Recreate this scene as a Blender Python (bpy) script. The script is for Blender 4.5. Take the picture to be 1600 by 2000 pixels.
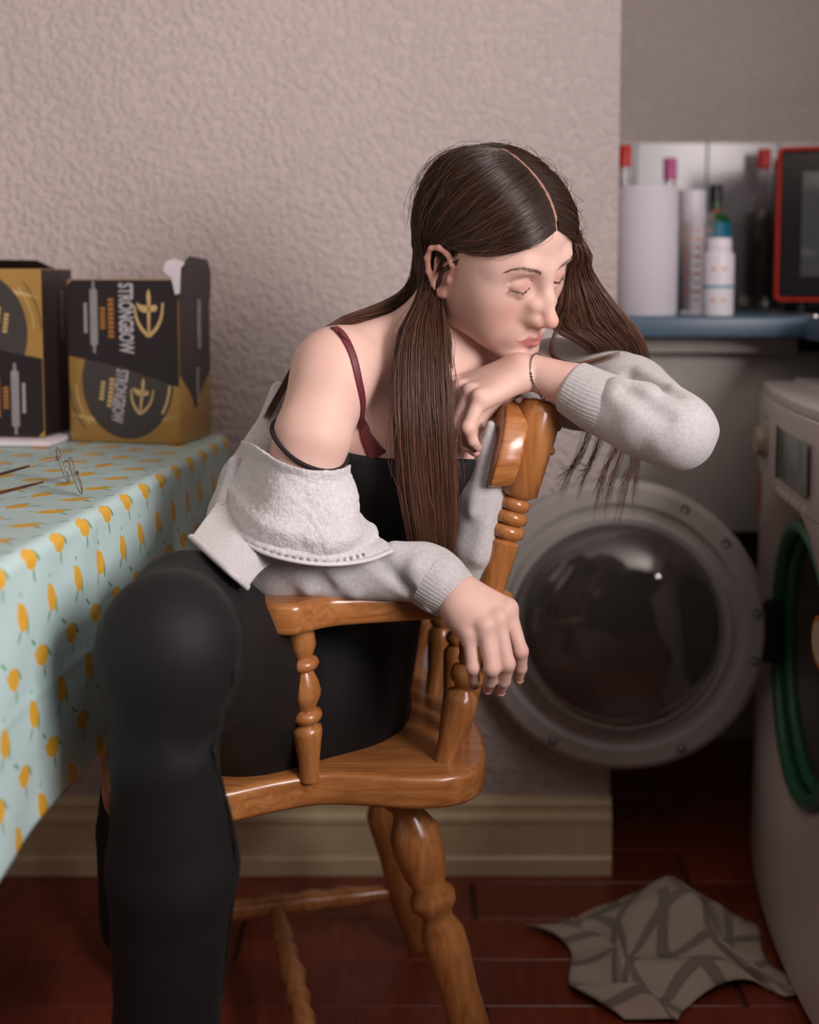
import bpy, bmesh, math, random
import numpy as np
from mathutils import Vector, Matrix

random.seed(7)
rng = np.random.default_rng(7)
for o in list(bpy.data.objects):
    bpy.data.objects.remove(o)
SC = bpy.context.scene
COL = SC.collection
PI = math.pi

# ------------------------------------------------------------------ camera
FPX, CX, CY, TH, CAMH = 2400.0, 800.0, 747.0, math.radians(5.0), 1.03
cam_d = bpy.data.cameras.new('camera')
cam_d.sensor_fit = 'VERTICAL'
cam_d.sensor_height = 36.0
cam_d.lens = FPX / 2000.0 * 36.0
cam_d.shift_y = -(1000.0 - CY) / 2000.0
cam_d.clip_start = 0.02
cam = bpy.data.objects.new('camera', cam_d)
COL.objects.link(cam)
cam.location = (0, 0, CAMH)
cam.rotation_euler = (PI / 2 - TH, 0, 0)
cam_d.dof.use_dof = True
cam_d.dof.focus_distance = 1.40
cam_d.dof.aperture_fstop = 2.3
SC.camera = cam

# ------------------------------------------------------------------ light
world = bpy.data.worlds.new('world')
SC.world = world
world.use_nodes = True
world.node_tree.nodes['Background'].inputs[0].default_value = (0.55, 0.42, 0.40, 1)
world.node_tree.nodes['Background'].inputs[1].default_value = 0.012


def area(name, loc, target, sx, sy, power, col, spread=180):
    d = bpy.data.lights.new(name, 'AREA')
    d.shape = 'RECTANGLE'
    d.size, d.size_y = sx, sy
    d.energy = power
    d.color = col
    d.spread = math.radians(spread)
    o = bpy.data.objects.new(name, d)
    COL.objects.link(o)
    o.location = loc
    o.rotation_euler = (Vector(target) - Vector(loc)).to_track_quat('-Z', 'Y').to_euler()
    return o


# daylight through the window in the right-hand wall, filling its opening and facing straight into the room
area('window_right_offscreen', (1.31, -0.28, 1.58), (0.0, -0.28, 1.58), 1.18, 0.94, 55, (1.0, 0.88, 0.87))
SC.view_settings.view_transform = 'Standard'
SC.view_settings.look = 'None'
SC.view_settings.exposure = 0.8
SC.view_settings.gamma = 1.0
SC.view_settings.use_curve_mapping = False

# ------------------------------------------------------------------ maths helpers
C0 = np.array([0, 0, CAMH])
RV = np.array([1.0, 0, 0])
FV = np.array([0, math.cos(TH), -math.sin(TH)])
UV = np.array([0, math.sin(TH), math.cos(TH)])


def P(px, py, Y):
    """a point of the room at distance Y in front of the camera"""
    d = FV + RV * (px - CX) / FPX - UV * (py - CY) / FPX
    return C0 + d * (Y / d[1])


def A(*a):
    return np.array(a, float)


def nrm(v):
    v = np.asarray(v, float)
    return v / (np.linalg.norm(v) + 1e-12)


def catmull(pts, n):
    """resample a control polygon with a Catmull-Rom spline to n points"""
    p = np.asarray(pts, float)
    if len(p) == 2:
        t = np.linspace(0, 1, n)[:, None]
        return p[0] * (1 - t) + p[1] * t
    q = np.vstack([2 * p[0] - p[1], p, 2 * p[-1] - p[-2]])
    u = np.linspace(0, len(p) - 1, n)
    i = np.minimum(u.astype(int), len(p) - 2)
    t = (u - i)[:, None]
    a, b, c, d = q[i], q[i + 1], q[i + 2], q[i + 3]
    return 0.5 * (2 * b + (c - a) * t + (2 * a - 5 * b + 4 * c - d) * t ** 2 + (3 * b - a - 3 * c + d) * t ** 3)


# ------------------------------------------------------------------ object helpers
def link(name, me, mat=None, parent=None, smooth=True, loc=None):
    o = bpy.data.objects.new(name, me)
    COL.objects.link(o)
    if mat is not None and len(me.materials) == 0:
        me.materials.append(mat)
    if smooth:
        me.polygons.foreach_set('use_smooth', np.ones(len(me.polygons), bool))
    if loc is not None:
        o.location = loc
    if parent is not None:
        o.parent = parent
    return o


def mesh(name, v, f):
    me = bpy.data.meshes.new(name)
    me.from_pydata([tuple(map(float, x)) for x in v], [], [tuple(map(int, x)) for x in f])
    me.update()
    return me


def meshq(name, v, q):
    """fast quads / tris from numpy arrays"""
    me = bpy.data.meshes.new(name)
    v = np.asarray(v, np.float32)
    q = np.asarray(q, np.int32)
    me.vertices.add(len(v))
    me.vertices.foreach_set('co', v.ravel())
    me.loops.add(q.size)
    me.loops.foreach_set('vertex_index', q.ravel())
    me.polygons.add(len(q))
    me.polygons.foreach_set('loop_start', np.arange(0, q.size, q.shape[1], dtype=np.int32))
    me.update(calc_edges=True)
    return me


def empty(name, loc, rz=0.0):
    o = bpy.data.objects.new(name, None)
    COL.objects.link(o)
    o.location = loc
    o.rotation_euler = (0, 0, rz)
    o.empty_display_size = 0.05
    return o


def tag(o, label=None, cat=None, group=None, kind=None):
    if label: o['label'] = label
    if cat: o['category'] = cat
    if group: o['group'] = group
    if kind: o['kind'] = kind
    return o


def grid_faces(nu, nv, closed_u=False, closed_v=False):
    """faces of an nu x nv lattice, index = i*nv+j"""
    i = np.arange(nu if closed_u else nu - 1)
    j = np.arange(nv if closed_v else nv - 1)
    I, J = np.meshgrid(i, j, indexing='ij')
    I2, J2 = (I + 1) % nu, (J + 1) % nv
    return np.stack([I * nv + J, I2 * nv + J, I2 * nv + J2, I * nv + J2], -1).reshape(-1, 4)


class MB:
    """collects solid shapes of one part"""

    def __init__(s):
        s.v, s.f = [], []

    def add(s, v, f):
        b = len(s.v)
        s.v += [tuple(map(float, x)) for x in v]
        s.f += [tuple(int(i) + b for i in x) for x in f]
        return s

    def box(s, c, d, R=None, bev=0.0, seg=2):
        bm = bmesh.new()
        bmesh.ops.create_cube(bm, size=1.0)
        for v in bm.verts:
            v.co = Vector((v.co.x * d[0], v.co.y * d[1], v.co.z * d[2]))
        if bev > 0:
            bmesh.ops.bevel(bm, geom=bm.edges[:], offset=bev, segments=seg, affect='EDGES', profile=0.5)
        bm.verts.index_update()
        vs = np.array([v.co[:] for v in bm.verts])
        fs = [[v.index for v in f.verts] for f in bm.faces]
        bm.free()
        if R is not None:
            vs = vs @ np.asarray(R).T
        return s.add(vs + np.asarray(c, float), fs)

    def lathe(s, prof, a=(0, 0, 0), axis=(0, 0, 1), n=24, cap=True, sx=1.0):
        """prof: list of (r, h) along axis from a"""
        w = nrm(axis)
        e1 = nrm(np.cross(w, A(0, 1, 0) if abs(w[1]) < .9 else A(1, 0, 0)))
        e2 = np.cross(w, e1)
        th = np.linspace(0, 2 * PI, n, endpoint=False)
        prof = np.asarray(prof, float)
        v = (np.asarray(a, float) + prof[:, 1, None, None] * w
             + prof[:, 0, None, None] * (np.cos(th)[None, :, None] * e1 * sx + np.sin(th)[None, :, None] * e2))
        m = len(prof)
        f = [tuple(x) for x in grid_faces(m, n, False, True)[:, ::-1]]
        if cap:
            f.append(tuple(range(n))[::-1] if False else tuple(range(n)))
            f.append(tuple(range((m - 1) * n, m * n))[::-1])
        return s.add(v.reshape(-1, 3), f)

    def turned(s, p0, p1, prof, n=20):
        """prof: (radius, fraction 0..1) from p0 to p1"""
        p0, p1 = np.asarray(p0, float), np.asarray(p1, float)
        L = np.linalg.norm(p1 - p0)
        return s.lathe([(r, t * L) for r, t in prof], p0, p1 - p0, n)

    def tube(s, pts, r, n=8, closed=False, flat=1.0):
        pts = np.asarray(pts, float)
        m = len(pts)
        r = np.broadcast_to(np.asarray(r, float), (m,))
        if closed:
            t = np.roll(pts, -1, 0) - np.roll(pts, 1, 0)
        else:
            t = np.gradient(pts, axis=0)
        t /= np.linalg.norm(t, axis=1)[:, None] + 1e-12
        up = A(0, 0, 1) if abs(t[0][2]) < .9 else A(0, 1, 0)
        e1 = np.zeros_like(pts)
        e1[0] = nrm(np.cross(t[0], up))
        for i in range(1, m):
            e = e1[i - 1] - t[i] * (e1[i - 1] @ t[i])
            e1[i] = nrm(e)
        e2 = np.cross(t, e1)
        th = np.linspace(0, 2 * PI, n, endpoint=False)
        v = pts[:, None] + r[:, None, None] * (np.cos(th)[None, :, None] * e1[:, None] + flat * np.sin(th)[None, :, None] * e2[:, None])
        f = [tuple(x) for x in grid_faces(m, n, closed, True)]
        if not closed:
            f.append(tuple(range(n))[::-1])
            f.append(tuple(range((m - 1) * n, m * n)))
        return s.add(v.reshape(-1, 3), f)

    def prism(s, outline, h0, h1, ax=(0, 1, 2), bev=0.0, seg=3):
        """closed 2D outline (ccw) extruded from h0 to h1; ax maps (a,b,h) to xyz slots"""
        bm = bmesh.new()
        n = len(outline)
        def put(a, b, h):
            c = [0, 0, 0]
            c[ax[0]], c[ax[1]], c[ax[2]] = a, b, h
            return bm.verts.new(c)
        lo = [put(a, b, h0) for a, b in outline]
        hi = [put(a, b, h1) for a, b in outline]
        fl = bm.faces.new(lo[::-1])
        fh = bm.faces.new(hi)
        for i in range(n):
            bm.faces.new((lo[i], lo[(i + 1) % n], hi[(i + 1) % n], hi[i]))
        bmesh.ops.recalc_face_normals(bm, faces=bm.faces[:])
        if bev > 0:
            es = set(fl.edges) | set(fh.edges)
            bmesh.ops.bevel(bm, geom=list(es), offset=bev, segments=seg, affect='EDGES', profile=0.5)
        bm.verts.index_update()
        vs = [v.co[:] for v in bm.verts]
        fs = [[v.index for v in f.verts] for f in bm.faces]
        bm.free()
        return s.add(vs, fs)

    def build(s, name, mat, parent=None, smooth=True, angle=35):
        me = mesh(name, s.v, s.f)
        bm = bmesh.new()
        bm.from_mesh(me)
        bmesh.ops.recalc_face_normals(bm, faces=bm.faces[:])
        bm.to_mesh(me)
        bm.free()
        o = link(name, me, mat, parent, smooth)
        if smooth:
            me.set_sharp_from_angle(angle=math.radians(angle))
        return o


def Rz(a):
    c, s = math.cos(a), math.sin(a)
    return np.array([[c, -s, 0], [s, c, 0], [0, 0, 1.0]])


def Rx(a):
    c, s = math.cos(a), math.sin(a)
    return np.array([[1.0, 0, 0], [0, c, -s], [0, s, c]])


def Ry(a):
    c, s = math.cos(a), math.sin(a)
    return np.array([[c, 0, s], [0, 1.0, 0], [-s, 0, c]])


def frame_to(o, R, loc):
    m = Matrix.Identity(4)
    for i in range(3):
        for j in range(3):
            m[i][j] = float(R[i][j])
    m.translation = Vector([float(x) for x in loc])
    o.matrix_world = m


# ------------------------------------------------------------------ materials
class NT:
    def __init__(s, name):
        s.m = bpy.data.materials.new(name)
        s.m.use_nodes = True
        s.t = s.m.node_tree
        s.b = s.t.nodes['Principled BSDF']

    def n(s, kind, **kw):
        x = s.t.nodes.new(kind)
        for k, v in kw.items():
            setattr(x, k, v)
        return x

    def l(s, a, b):
        s.t.links.new(a, b)

    def put(s, sock, v):
        if isinstance(v, (int, float)):
            sock.default_value = v
        elif isinstance(v, tuple):
            sock.default_value = v if len(v) == 4 or sock.type == 'VECTOR' else (*v, 1)
        else:
            s.l(v, sock)

    def math(s, op, a, b=0.0, c=0.0):
        x = s.n('ShaderNodeMath', operation=op)
        s.put(x.inputs[0], a)
        s.put(x.inputs[1], b)
        s.put(x.inputs[2], c)
        return x.outputs[0]

    def mix(s, fac, a, b, blend='MIX'):
        x = s.n('ShaderNodeMix', data_type='RGBA', blend_type=blend)
        s.put(x.inputs[0], fac)
        s.put(x.inputs[6], a)
        s.put(x.inputs[7], b)
        return x.outputs[2]

    def coord(s, which='Object', scale=(1, 1, 1), rot=(0, 0, 0)):
        c = s.n('ShaderNodeTexCoord')
        m = s.n('ShaderNodeMapping')
        m.inputs['Scale'].default_value = scale
        m.inputs['Rotation'].default_value = rot
        s.l(c.outputs[which], m.inputs[0])
        return m.outputs[0]

    def noise(s, vec, scale, detail=3.0, rough=0.5, dist=0.0):
        x = s.n('ShaderNodeTexNoise')
        s.l(vec, x.inputs['Vector'])
        x.inputs['Scale'].default_value = scale
        x.inputs['Detail'].default_value = detail
        x.inputs['Roughness'].default_value = rough
        x.inputs['Distortion'].default_value = dist
        return x.outputs['Fac']

    def ramp(s, fac, stops):
        x = s.n('ShaderNodeValToRGB')
        s.l(fac, x.inputs[0])
        e = x.color_ramp.elements
        while len(e) < len(stops):
            e.new(0.5)
        for k, (p, c) in zip(e, stops):
            k.position = p
            k.color = (*c, 1) if len(c) == 3 else c
        return x.outputs[0]

    def bump(s, h, strength=0.3, dist=0.002, normal=None):
        x = s.n('ShaderNodeBump')
        s.l(h, x.inputs['Height'])
        x.inputs['Strength'].default_value = strength
        x.inputs['Distance'].default_value = dist
        if normal is not None:
            s.l(normal, x.inputs['Normal'])
        s.l(x.outputs[0], s.b.inputs['Normal'])
        return x.outputs[0]

    def set(s, **kw):
        for k, v in kw.items():
            s.put(s.b.inputs[k.replace('_', ' ')], v)
        return s


def plain(name, col, rough=0.5, metal=0.0, noise_amt=0.08, nscale=40.0, bump=0.0, bscale=200.0, **kw):
    t = NT(name)
    v = t.coord('Object')
    n = t.noise(v, nscale)
    c = tuple(col)
    dark = tuple(x * (1 - noise_amt) for x in c)
    lite = tuple(min(1, x * (1 + noise_amt)) for x in c)
    t.put(t.b.inputs['Base Color'], t.ramp(n, [(0.3, dark), (0.7, lite)]))
    t.set(Roughness=rough, Metallic=metal, **kw)
    if bump > 0:
        t.bump(t.noise(v, bscale, 2), bump, 0.001)
    return t.m


def wall_mat():
    t = NT('textured_wall_paint')
    v = t.coord('Object')
    big = t.noise(v, 3.0)
    t.put(t.b.inputs['Base Color'], t.ramp(big, [(0.3, (.50, .44, .42)), (0.7, (.55, .485, .465))]))
    vo = t.noise(v, 95, 3.0, .55)
    vo2 = t.noise(v, 40, 2)
    h = t.math('ADD', t.ramp(vo, [(0.42, (0, 0, 0)), (0.66, (1, 1, 1))]), t.math('MULTIPLY', vo2, .5))
    t.bump(h, 0.8, 0.0032)
    t.set(Roughness=0.75)
    return t.m


def wood_mat(name, c1, c2, c3, rough=0.28, axis=(1, 12, 12), scale=7.0):
    t = NT(name)
    v = t.coord('Object', scale=axis)
    n = t.noise(v, scale, 5, .55, 1.2)
    n2 = t.noise(t.coord('Object', scale=tuple(a * 4 for a in axis)), scale * 2.5, 3, .6, .4)
    base = t.ramp(n, [(0.28, c1), (0.5, c2), (0.72, c3)])
    col = t.mix(t.math('MULTIPLY', n2, .35), base, tuple(x * .55 for x in c1))
    t.put(t.b.inputs['Base Color'], col)
    t.set(Roughness=rough, Coat_Weight=.35, Coat_Roughness=.18)
    t.bump(n2, .05, .0005)
    return t.m


M = {}
M['wall'] = wall_mat()
M['skirting'] = plain('cream_gloss_paint', (.64, .54, .33), .35, noise_amt=.05)
M['panel'] = plain('grey_white_panel', (.50, .49, .45), .5, noise_amt=.04)
M['white_plastic'] = plain('white_plastic', (.62, .58, .56), .32, noise_amt=.02)
M['dark'] = plain('dark_plastic', (.012, .010, .011), .35)
M['worktop'] = plain('blue_laminate', (.075, .135, .20), .38, noise_amt=.12, nscale=300)
M['chair'] = wood_mat('honey_varnished_wood', (.29, .100, .026), (.44, .178, .052), (.57, .255, .085))
M['chair_v'] = wood_mat('honey_varnished_turned_wood', (.29, .100, .026), (.44, .178, .052), (.57, .255, .085), axis=(9, 9, 1), scale=8)
M['metal'] = plain('steel', (.6, .58, .55), .25, 1.0, noise_amt=.03)
# ================================================================== THE ROOM
WY = 2.05            # chimney breast wall behind the table and the chair
CORN = P(1207, 600, WY)[0]
NY = 2.66            # recess wall behind the worktop
FL = -1.7

# floor of narrow red-brown boards, running away from the camera
floor = empty('floor', (0, 0, 0))
tag(floor, kind='structure')


def floor_mat():
    t = NT('red_brown_floor_board')
    oi = t.n('ShaderNodeObjectInfo')
    v = t.coord('Object', scale=(14, 1.6, 6))
    n = t.noise(v, 5, 5, .6, 1.0)
    base = t.ramp(n, [(0.25, (.15, .026, .014)), (0.5, (.27, .048, .022)), (0.78, (.37, .080, .034))])
    t.put(t.b.inputs['Base Color'], t.mix(oi.outputs['Random'], base, t.mix(.5, base, (.08, .02, .012)), 'MIX'))
    t.set(Roughness=.33)
    return t.m


M['floor'] = floor_mat()
M['gap'] = plain('floor_gap', (.10, .035, .020), .8)
sub = MB().box((-.2, .9, -.016), (2.99, 4.0, .02)).build('underlay', M['gap'], floor, False)
# boards run sideways, across the camera's view
bd = MB().box((0, 0, -.004), (1.18, .1165, .012), bev=.0014, seg=1).build('floor_board', M['floor'], floor)
k = 0
first = True
for r in range(14):
    y = 1.12 + r * .118
    for c in range(4):
        x = -1.75 + c * 1.19 + (r % 3) * .37 - .3
        b = bd if first else bd.copy()
        if not first:
            COL.objects.link(b)
        first = False
        b.location = (x, y, 0)
        k += 1

w = MB()
w.box(((FL + CORN) / 2, WY + .32, 1.2), (CORN - FL, .64, 2.5), bev=.006).build('wall_back', M['wall'])
tag(bpy.data.objects['wall_back'], kind='structure')
wb = MB().box((CORN + .55, NY + .05, 1.2), (1.2, .1, 2.5)).build('wall_recess', M['wall'], None, False)
tag(wb, kind='structure')
wl = MB().box((FL - .05, .9, 1.2), (.1, 4.2, 2.5)).build('wall_left', M['wall'], None, False)
tag(wl, kind='structure')

# right-hand wall with the window that lights the scene (beyond the frame)
wr = MB()
WRX = 1.30
for (y0, y1, z0, z1) in ((-1.2, -.92, -.05, 2.45), (.36, 2.76, -.05, 2.45), (-.92, .36, -.05, 1.06), (-.92, .36, 2.10, 2.45)):
    wr.box((WRX + .06, (y0 + y1) / 2, (z0 + z1) / 2), (.12, y1 - y0, z1 - z0))
tag(wr.build('wall_right', M['wall'], None, False), kind='structure')
M['upvc'] = plain('white_window_frame', (.8, .8, .8), .3, noise_amt=.02)
wf = empty('window_1', (WRX, -.28, 1.06))
tag(wf, kind='structure')
fr = MB()
for c, d in (((.05, -.615, .52), (.05, .05, 1.04)), ((.05, .615, .52), (.05, .05, 1.04)), ((.05, 0, .025), (.05, 1.28, .05)), ((.05, 0, 1.015), (.05, 1.28, .05)), ((.05, 0, .52), (.04, .04, 1.0))):
    fr.box(c, d, bev=.004)
fr.build('window_frame', M['upvc'], wf)
ce = MB().box((-.2, .8, 2.5), (3.1, 4.2, .1)).build('ceiling', plain('ceiling_paint', (.7, .66, .62), .8), None, False)
tag(ce, kind='structure')

# moulded skirting board of the back wall
sk = MB()
prof = [(0, 0), (-.022, 0), (-.022, .030), (-.018, .036), (-.017, .090), (-.020, .096), (-.019, .104), (-.012, .110), (-.011, .118), (-.014, .124), (-.010, .132), (0, .136)]
x0, x1 = FL, CORN
n = len(prof)
v = [(x, WY + a, b) for x in (x0, x1) for a, b in prof]
sk.add(v, [(i, (i + 1) % n, n + (i + 1) % n, n + i) for i in range(n)] + [tuple(range(n)), tuple(range(n, 2 * n))[::-1]])
tag(sk.build('baseboard_back', M['skirting'], None, True, 20), kind='structure')

# white tiles above the worktop in the recess
WT = P(1400, 618, 2.12)[2]      # worktop height
M['tile'] = plain('white_glazed_tile', (.50, .50, .53), .22, noise_amt=.03)
tz1 = P(1400, 278, NY)[2]
tb = empty('trim_1', (CORN + .7, NY, WT))
tag(tb, kind='structure')
tw, thh = .152, (tz1 - WT) / 2
tile = MB().box((0, -.004, 0), (tw - .0025, .008, thh - .0025), bev=.0015, seg=1).build('tile', M['tile'], tb)
ft = True
for i in range(7):
    for j in range(2):
        t_ = tile if ft else tile.copy()
        if not ft:
            COL.objects.link(t_)
        ft = False
        t_.location = (-.64 + i * tw, 0, thh * (j + .5))

# ================================================================== WORKTOP AND WHAT IS UNDER IT
cz = (1.03 - WT)
top_bot = P(1400, 660, 2.12)[2]
wt_th = WT - top_bot
xe = P(1590, 630, 2.12)[0]
wt = empty('kitchen_worktop', (CORN + .4, 2.4, WT))
s = MB()
s.box(((CORN + .004 + xe) / 2 - wt.location.x, (2.12 + NY - .012) / 2 - 2.4, -wt_th / 2), (xe - CORN - .008, NY - .012 - 2.12, wt_th), bev=.006, seg=3)
s.build('slab', M['worktop'], wt)
s = MB().box((xe + .003 - wt.location.x, (2.11 + NY - .012) / 2 - 2.4, -wt_th / 2 + .001), (.006, NY - 2.14, wt_th + .003), bev=.001)
s.build('joint_strip', M['metal'], wt)
tag(wt, 'blue laminate worktop with white tiles behind it', 'worktop')
# the second run comes forward along the right wall, over the washing machine and the added base cabinets
w2 = MB().prism([(xe + .008, NY - .014), (xe + .008, 2.12), (.665, 2.06), (.665, -.9), (1.295, -.9), (1.295, NY - .014)], WT - wt_th, WT, bev=.004)
tag(w2.build('kitchen_worktop', M['worktop']), 'second blue worktop run joining at the metal strip', 'worktop')
for i in range(4):  # unseen cabinets, added to keep the window light off the low right
    y0 = -.90 + i * .585
    cab = empty('added_base_cabinet', (1.0, y0 + .29, 0))
    MB().box((0.015, 0, (WT - wt_th) / 2 + .048), (.55, .575, WT - wt_th - .10), bev=.002).build('carcass', M['panel'], cab)
    dd_ = MB().box((-.272, 0, (WT - wt_th) / 2 + .048), (.018, .57, WT - wt_th - .11), bev=.003).build('door', M['panel'], cab)
    MB().box((-.289, .2, .62), (.012, .012, .13), bev=.003).build('handle', M['metal'], dd_)
    MB().box((.02, 0, .049), (.45, .57, .097)).build('plinth', M['dark'], cab)
    tag(cab, ('last', 'third', 'second', 'first')[i] + ' added unseen base cabinet of the run counting from the washing machine', 'cabinet', 'unseen base cabinets added to block low light')
pn = MB().box(((CORN + .005 + 1.29) / 2, 2.235, (WT - wt_th - .03 + .56) / 2), (1.29 - CORN - .01, .02, WT - wt_th - .031 - .56), bev=.002)
tag(pn.build('panel_board', M['panel']), 'plain grey white panel below the blue worktop', 'panel')
bt = MB().box(((CORN + .01 + xe) / 2, 2.20, WT - wt_th - .0155), (xe - CORN - .02, .025, .029), bev=.002)  # added strip in panel colour, standing where the worktop only casts shade
bt = tag(bt.build('added_strip', M['panel']), 'narrow grey white strip added under the blue worktop edge, where only shade lies', 'added_strip')

# ---- things on the worktop
def roll(px0, px1, pytop, Y, name, label, cat):
    cxp = (px0 + px1) / 2
    c = P(cxp, 600, Y)
    r = (px1 - px0) / 2 * Y / FPX
    zt = P(cxp, pytop, Y)[2]
    return c[0], Y, r, zt


M['paper'] = plain('white_paper_towel', (.68, .655, .715), .9, noise_amt=.02, bump=.25, bscale=260)
M['card'] = plain('grey_card_tube', (.35, .28, .2), .8)
x, y, r, zt = roll(1196, 1321, 366, 2.20, '', '', '')
h = zt - WT
kt = empty('kitchen_roll', (x, y, WT))
s = MB().lathe([(.021, 0), (r - .002, 0), (r, .003), (r, h - .003), (r - .002, h), (.021, h)], n=48, cap=False)
s.build('paper', M['paper'], kt)
MB().lathe([(.021, .002), (.0195, .002), (.0195, h - .002), (.021, h - .002), (.021, .002)], n=32, cap=False).build('card_tube', M['card'], kt)
tag(kt, 'white kitchen roll standing at the end of the worktop', 'paper roll')


def glass_mat(name, col, rough=.03, trans=1.0):
    t = NT(name)
    v = t.coord('Object')
    t.set(Roughness=rough, Transmission_Weight=trans, IOR=1.45)
    t.put(t.b.inputs['Base Color'], t.ramp(t.noise(v, 8), [(0, tuple(x * .97 for x in col)), (1, col)]))
    return t.m


M['clear'] = glass_mat('clear_glass', (.93, .92, .92))
M['green_glass'] = glass_mat('green_glass', (.03, .22, .06), .05, .55)
M['red_cap'] = plain('red_cap', (.62, .035, .022), .4)
M['pink_cap'] = plain('pink_cap', (.62, .12, .33), .4)
M['black_cap'] = plain('black_cap', (.012, .012, .012), .3)
M['blue_label'] = plain('blue_label', (.03, .09, .22), .5)
M['teal_label'] = plain('teal_label', (.01, .20, .30), .5)
M['amber'] = glass_mat('brown_liquid', (.72, .60, .44), .05, 1.0)


def bottle(label, pxc, Y, pytop, wpx, capw, capm, glassm, capf=.12, shoulder=.62, neckf=.36, band=None, liquid=None, group=None, lowz=None):
    c = P(pxc, 500, Y)
    R = wpx / 2 * Y / FPX
    zt = P(pxc, pytop, Y)[2]
    h = zt - WT
    rc = capw / 2 * Y / FPX
    rn = rc * .86
    e = empty('glass_bottle', (c[0], Y, WT))
    hs = h * shoulder
    hc = h * (1 - capf)
    hn = hs + (hc - hs) * .45
    pr = [(R * .90, 0), (R, .006), (R, hs * .96), (R * .95, hs), (R * .62 + rn * .3, hs + (hn - hs) * .5), (rn * 1.06, hn), (rn, hn + .01), (rn, hc)]
    pin = [(max(a - .0025, .002), max(b, .004)) for a, b in pr]
    MB().lathe(pr + pin[::-1], n=40, cap=False).build('glass', glassm, e)
    MB().lathe([(.0005, hc - .004), (rc, hc - .003), (rc, h - .002), (rc * .93, h), (.0005, h)], n=32, cap=False).build('screw_cap', capm, e)
    if band:
        m, a, b = band
        MB().lathe([(R + .0004, h * a), (R + .0012, h * a), (R + .0012, h * b), (R + .0004, h * b)], n=40, cap=False).build('label_band', m, e)
    if liquid:
        m, f = liquid
        MB().lathe([(.0005, .006), (R - .0045, .006), (R - .0045, h * f), (.0005, h * f)], n=40, cap=False).build('liquid', m, e)
    tag(e, label, 'bottle', group)
    return e


bottle('clear bottle with red cap and blue label behind the kitchen roll', 1218, 2.50, 283, 62, 27, M['red_cap'], M['clear'], .125, .60, band=(M['blue_label'], .1, .74))
bottle('clear bottle with a pink cap behind the kitchen roll', 1306, 2.46, 309, 66, 26, M['pink_cap'], M['clear'], .13, .62)
gb = bottle('green bottle with black cap and teal label', 1396, 2.42, 361, 60, 24, M['black_cap'], M['green_glass'], .12, .72, band=(M['teal_label'], .12, .70))
MB().lathe([(.0132, .188), (.0134, .188), (.0134, .196), (.0132, .196)], n=24, cap=False).build('cap_ring', M['red_cap'], gb)
bottle('large clear bottle with red cap beside the microwave', 1488, 2.595, 291, 80, 26, M['red_cap'], M['clear'], .115, .60, liquid=(M['amber'], .60))

# tall plastic beaker printed with red marks
M['beaker'] = glass_mat('clear_plastic_beaker', (.97, .95, .96), .05, .92)
M['beaker'].node_tree.nodes['Principled BSDF'].inputs['IOR'].default_value = 1.12
M['red_print'] = plain('red_print', (.70, .20, .16), .5)
M['orange_print'] = plain('orange_print', (.80, .36, .16), .5)
x, y, r, zt = roll(1322, 1392, 415, 2.26, '', '', '')
h = zt - WT
e = empty('measuring_beaker', (x, y, WT))
MB().lathe([(.0005, 0), (r * .80, 0), (r * .82, .004), (r * 1.0, h - .004), (r * 1.06, h), (r * .96, h), (r * .78, .006), (.0005, .006)], n=40, cap=False).build('cup', M['beaker'], e)
for col in range(3):
    for row in range(9):
        a = -PI / 2 + (-.75 + col * .62)
        zz = h * (.14 + row * .085)
        rr = r * (.82 + .18 * zz / h) + .0008
        c = A(rr * math.cos(a), rr * math.sin(a), zz)
        MB().box((0, 0, 0), (.012 if row % 2 else .007, .0006, .0045), Rz(a + PI / 2)).build('printed_mark', M['orange_print'] if (row > 6) == (col == 0) and col == 0 else M['red_print'], e, False).location = c
tag(e, 'clear plastic beaker with red printed marks', 'beaker')

# pump bottle tall white behind, small white bottle in front
M['white_label'] = plain('white_bottle', (.82, .80, .86), .4, noise_amt=.02)
M['pale'] = plain('pale_grey_bottle', (.66, .66, .68), .45, noise_amt=.03)
x, y, r, zt = roll(1322, 1374, 372, 2.36, '', '', '')
h = zt - WT
e = empty('plastic_canister', (x, y, WT))
MB().lathe([(.0005, 0), (r, 0), (r, h * .74), (r * .98, h * .75), (.0005, h * .75)], n=40, cap=False).build('body', M['pale'], e)
MB().lathe([(r * .99, h * .752), (r * 1.02, h * .76), (r * 1.02, h - .004), (r * .97, h), (.0005, h)], n=40, cap=False).build('lid', M['white_label'], e)
tag(e, 'pale canister with white lid behind the beaker', 'canister')

x, y, r, zt = roll(1372, 1432, 465, 2.19, '', '', '')
h = zt - WT
e = empty('white_bottle', (x, y, WT))
b = MB().lathe([(.0005, 0), (r * .97, 0), (r, .003), (r, h * .76), (r * .97, h * .79), (r * .80, h * .83), (r * .78, h * .85), (.0005, h * .85)], n=40, cap=False)
b.build('body', M['white_label'], e)
MB().lathe([(r * .80, h * .852), (r * .82, h * .856), (r * .80, h - .004), (r * .74, h), (.0005, h)], n=40, cap=False).build('cap', M['white_label'], e)
MB().lathe([(r + .0003, h * .355), (r + .0008, h * .36), (r + .0008, h * .385), (r + .0003, h * .39)], n=40, cap=False).build('blue_stripe', plain('blue_stripe', (.10, .33, .50), .5), e)
for a in (-2.1, -1.45):
    for zz in (.2, .6):
        an = a
        q = MB().lathe([(.0005, 0), (.004, 0), (.0045, .0005), (.0005, .0006)], n=12, cap=False, sx=.6, axis=(math.cos(an), math.sin(an), 0)).build('printed_spot', M['orange_print'], e)
        q.location = ((r + .0002) * math.cos(an), (r + .0002) * math.sin(an), h * zz)
tag(e, 'small white bottle with a blue stripe and orange spots', 'bottle')

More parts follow.
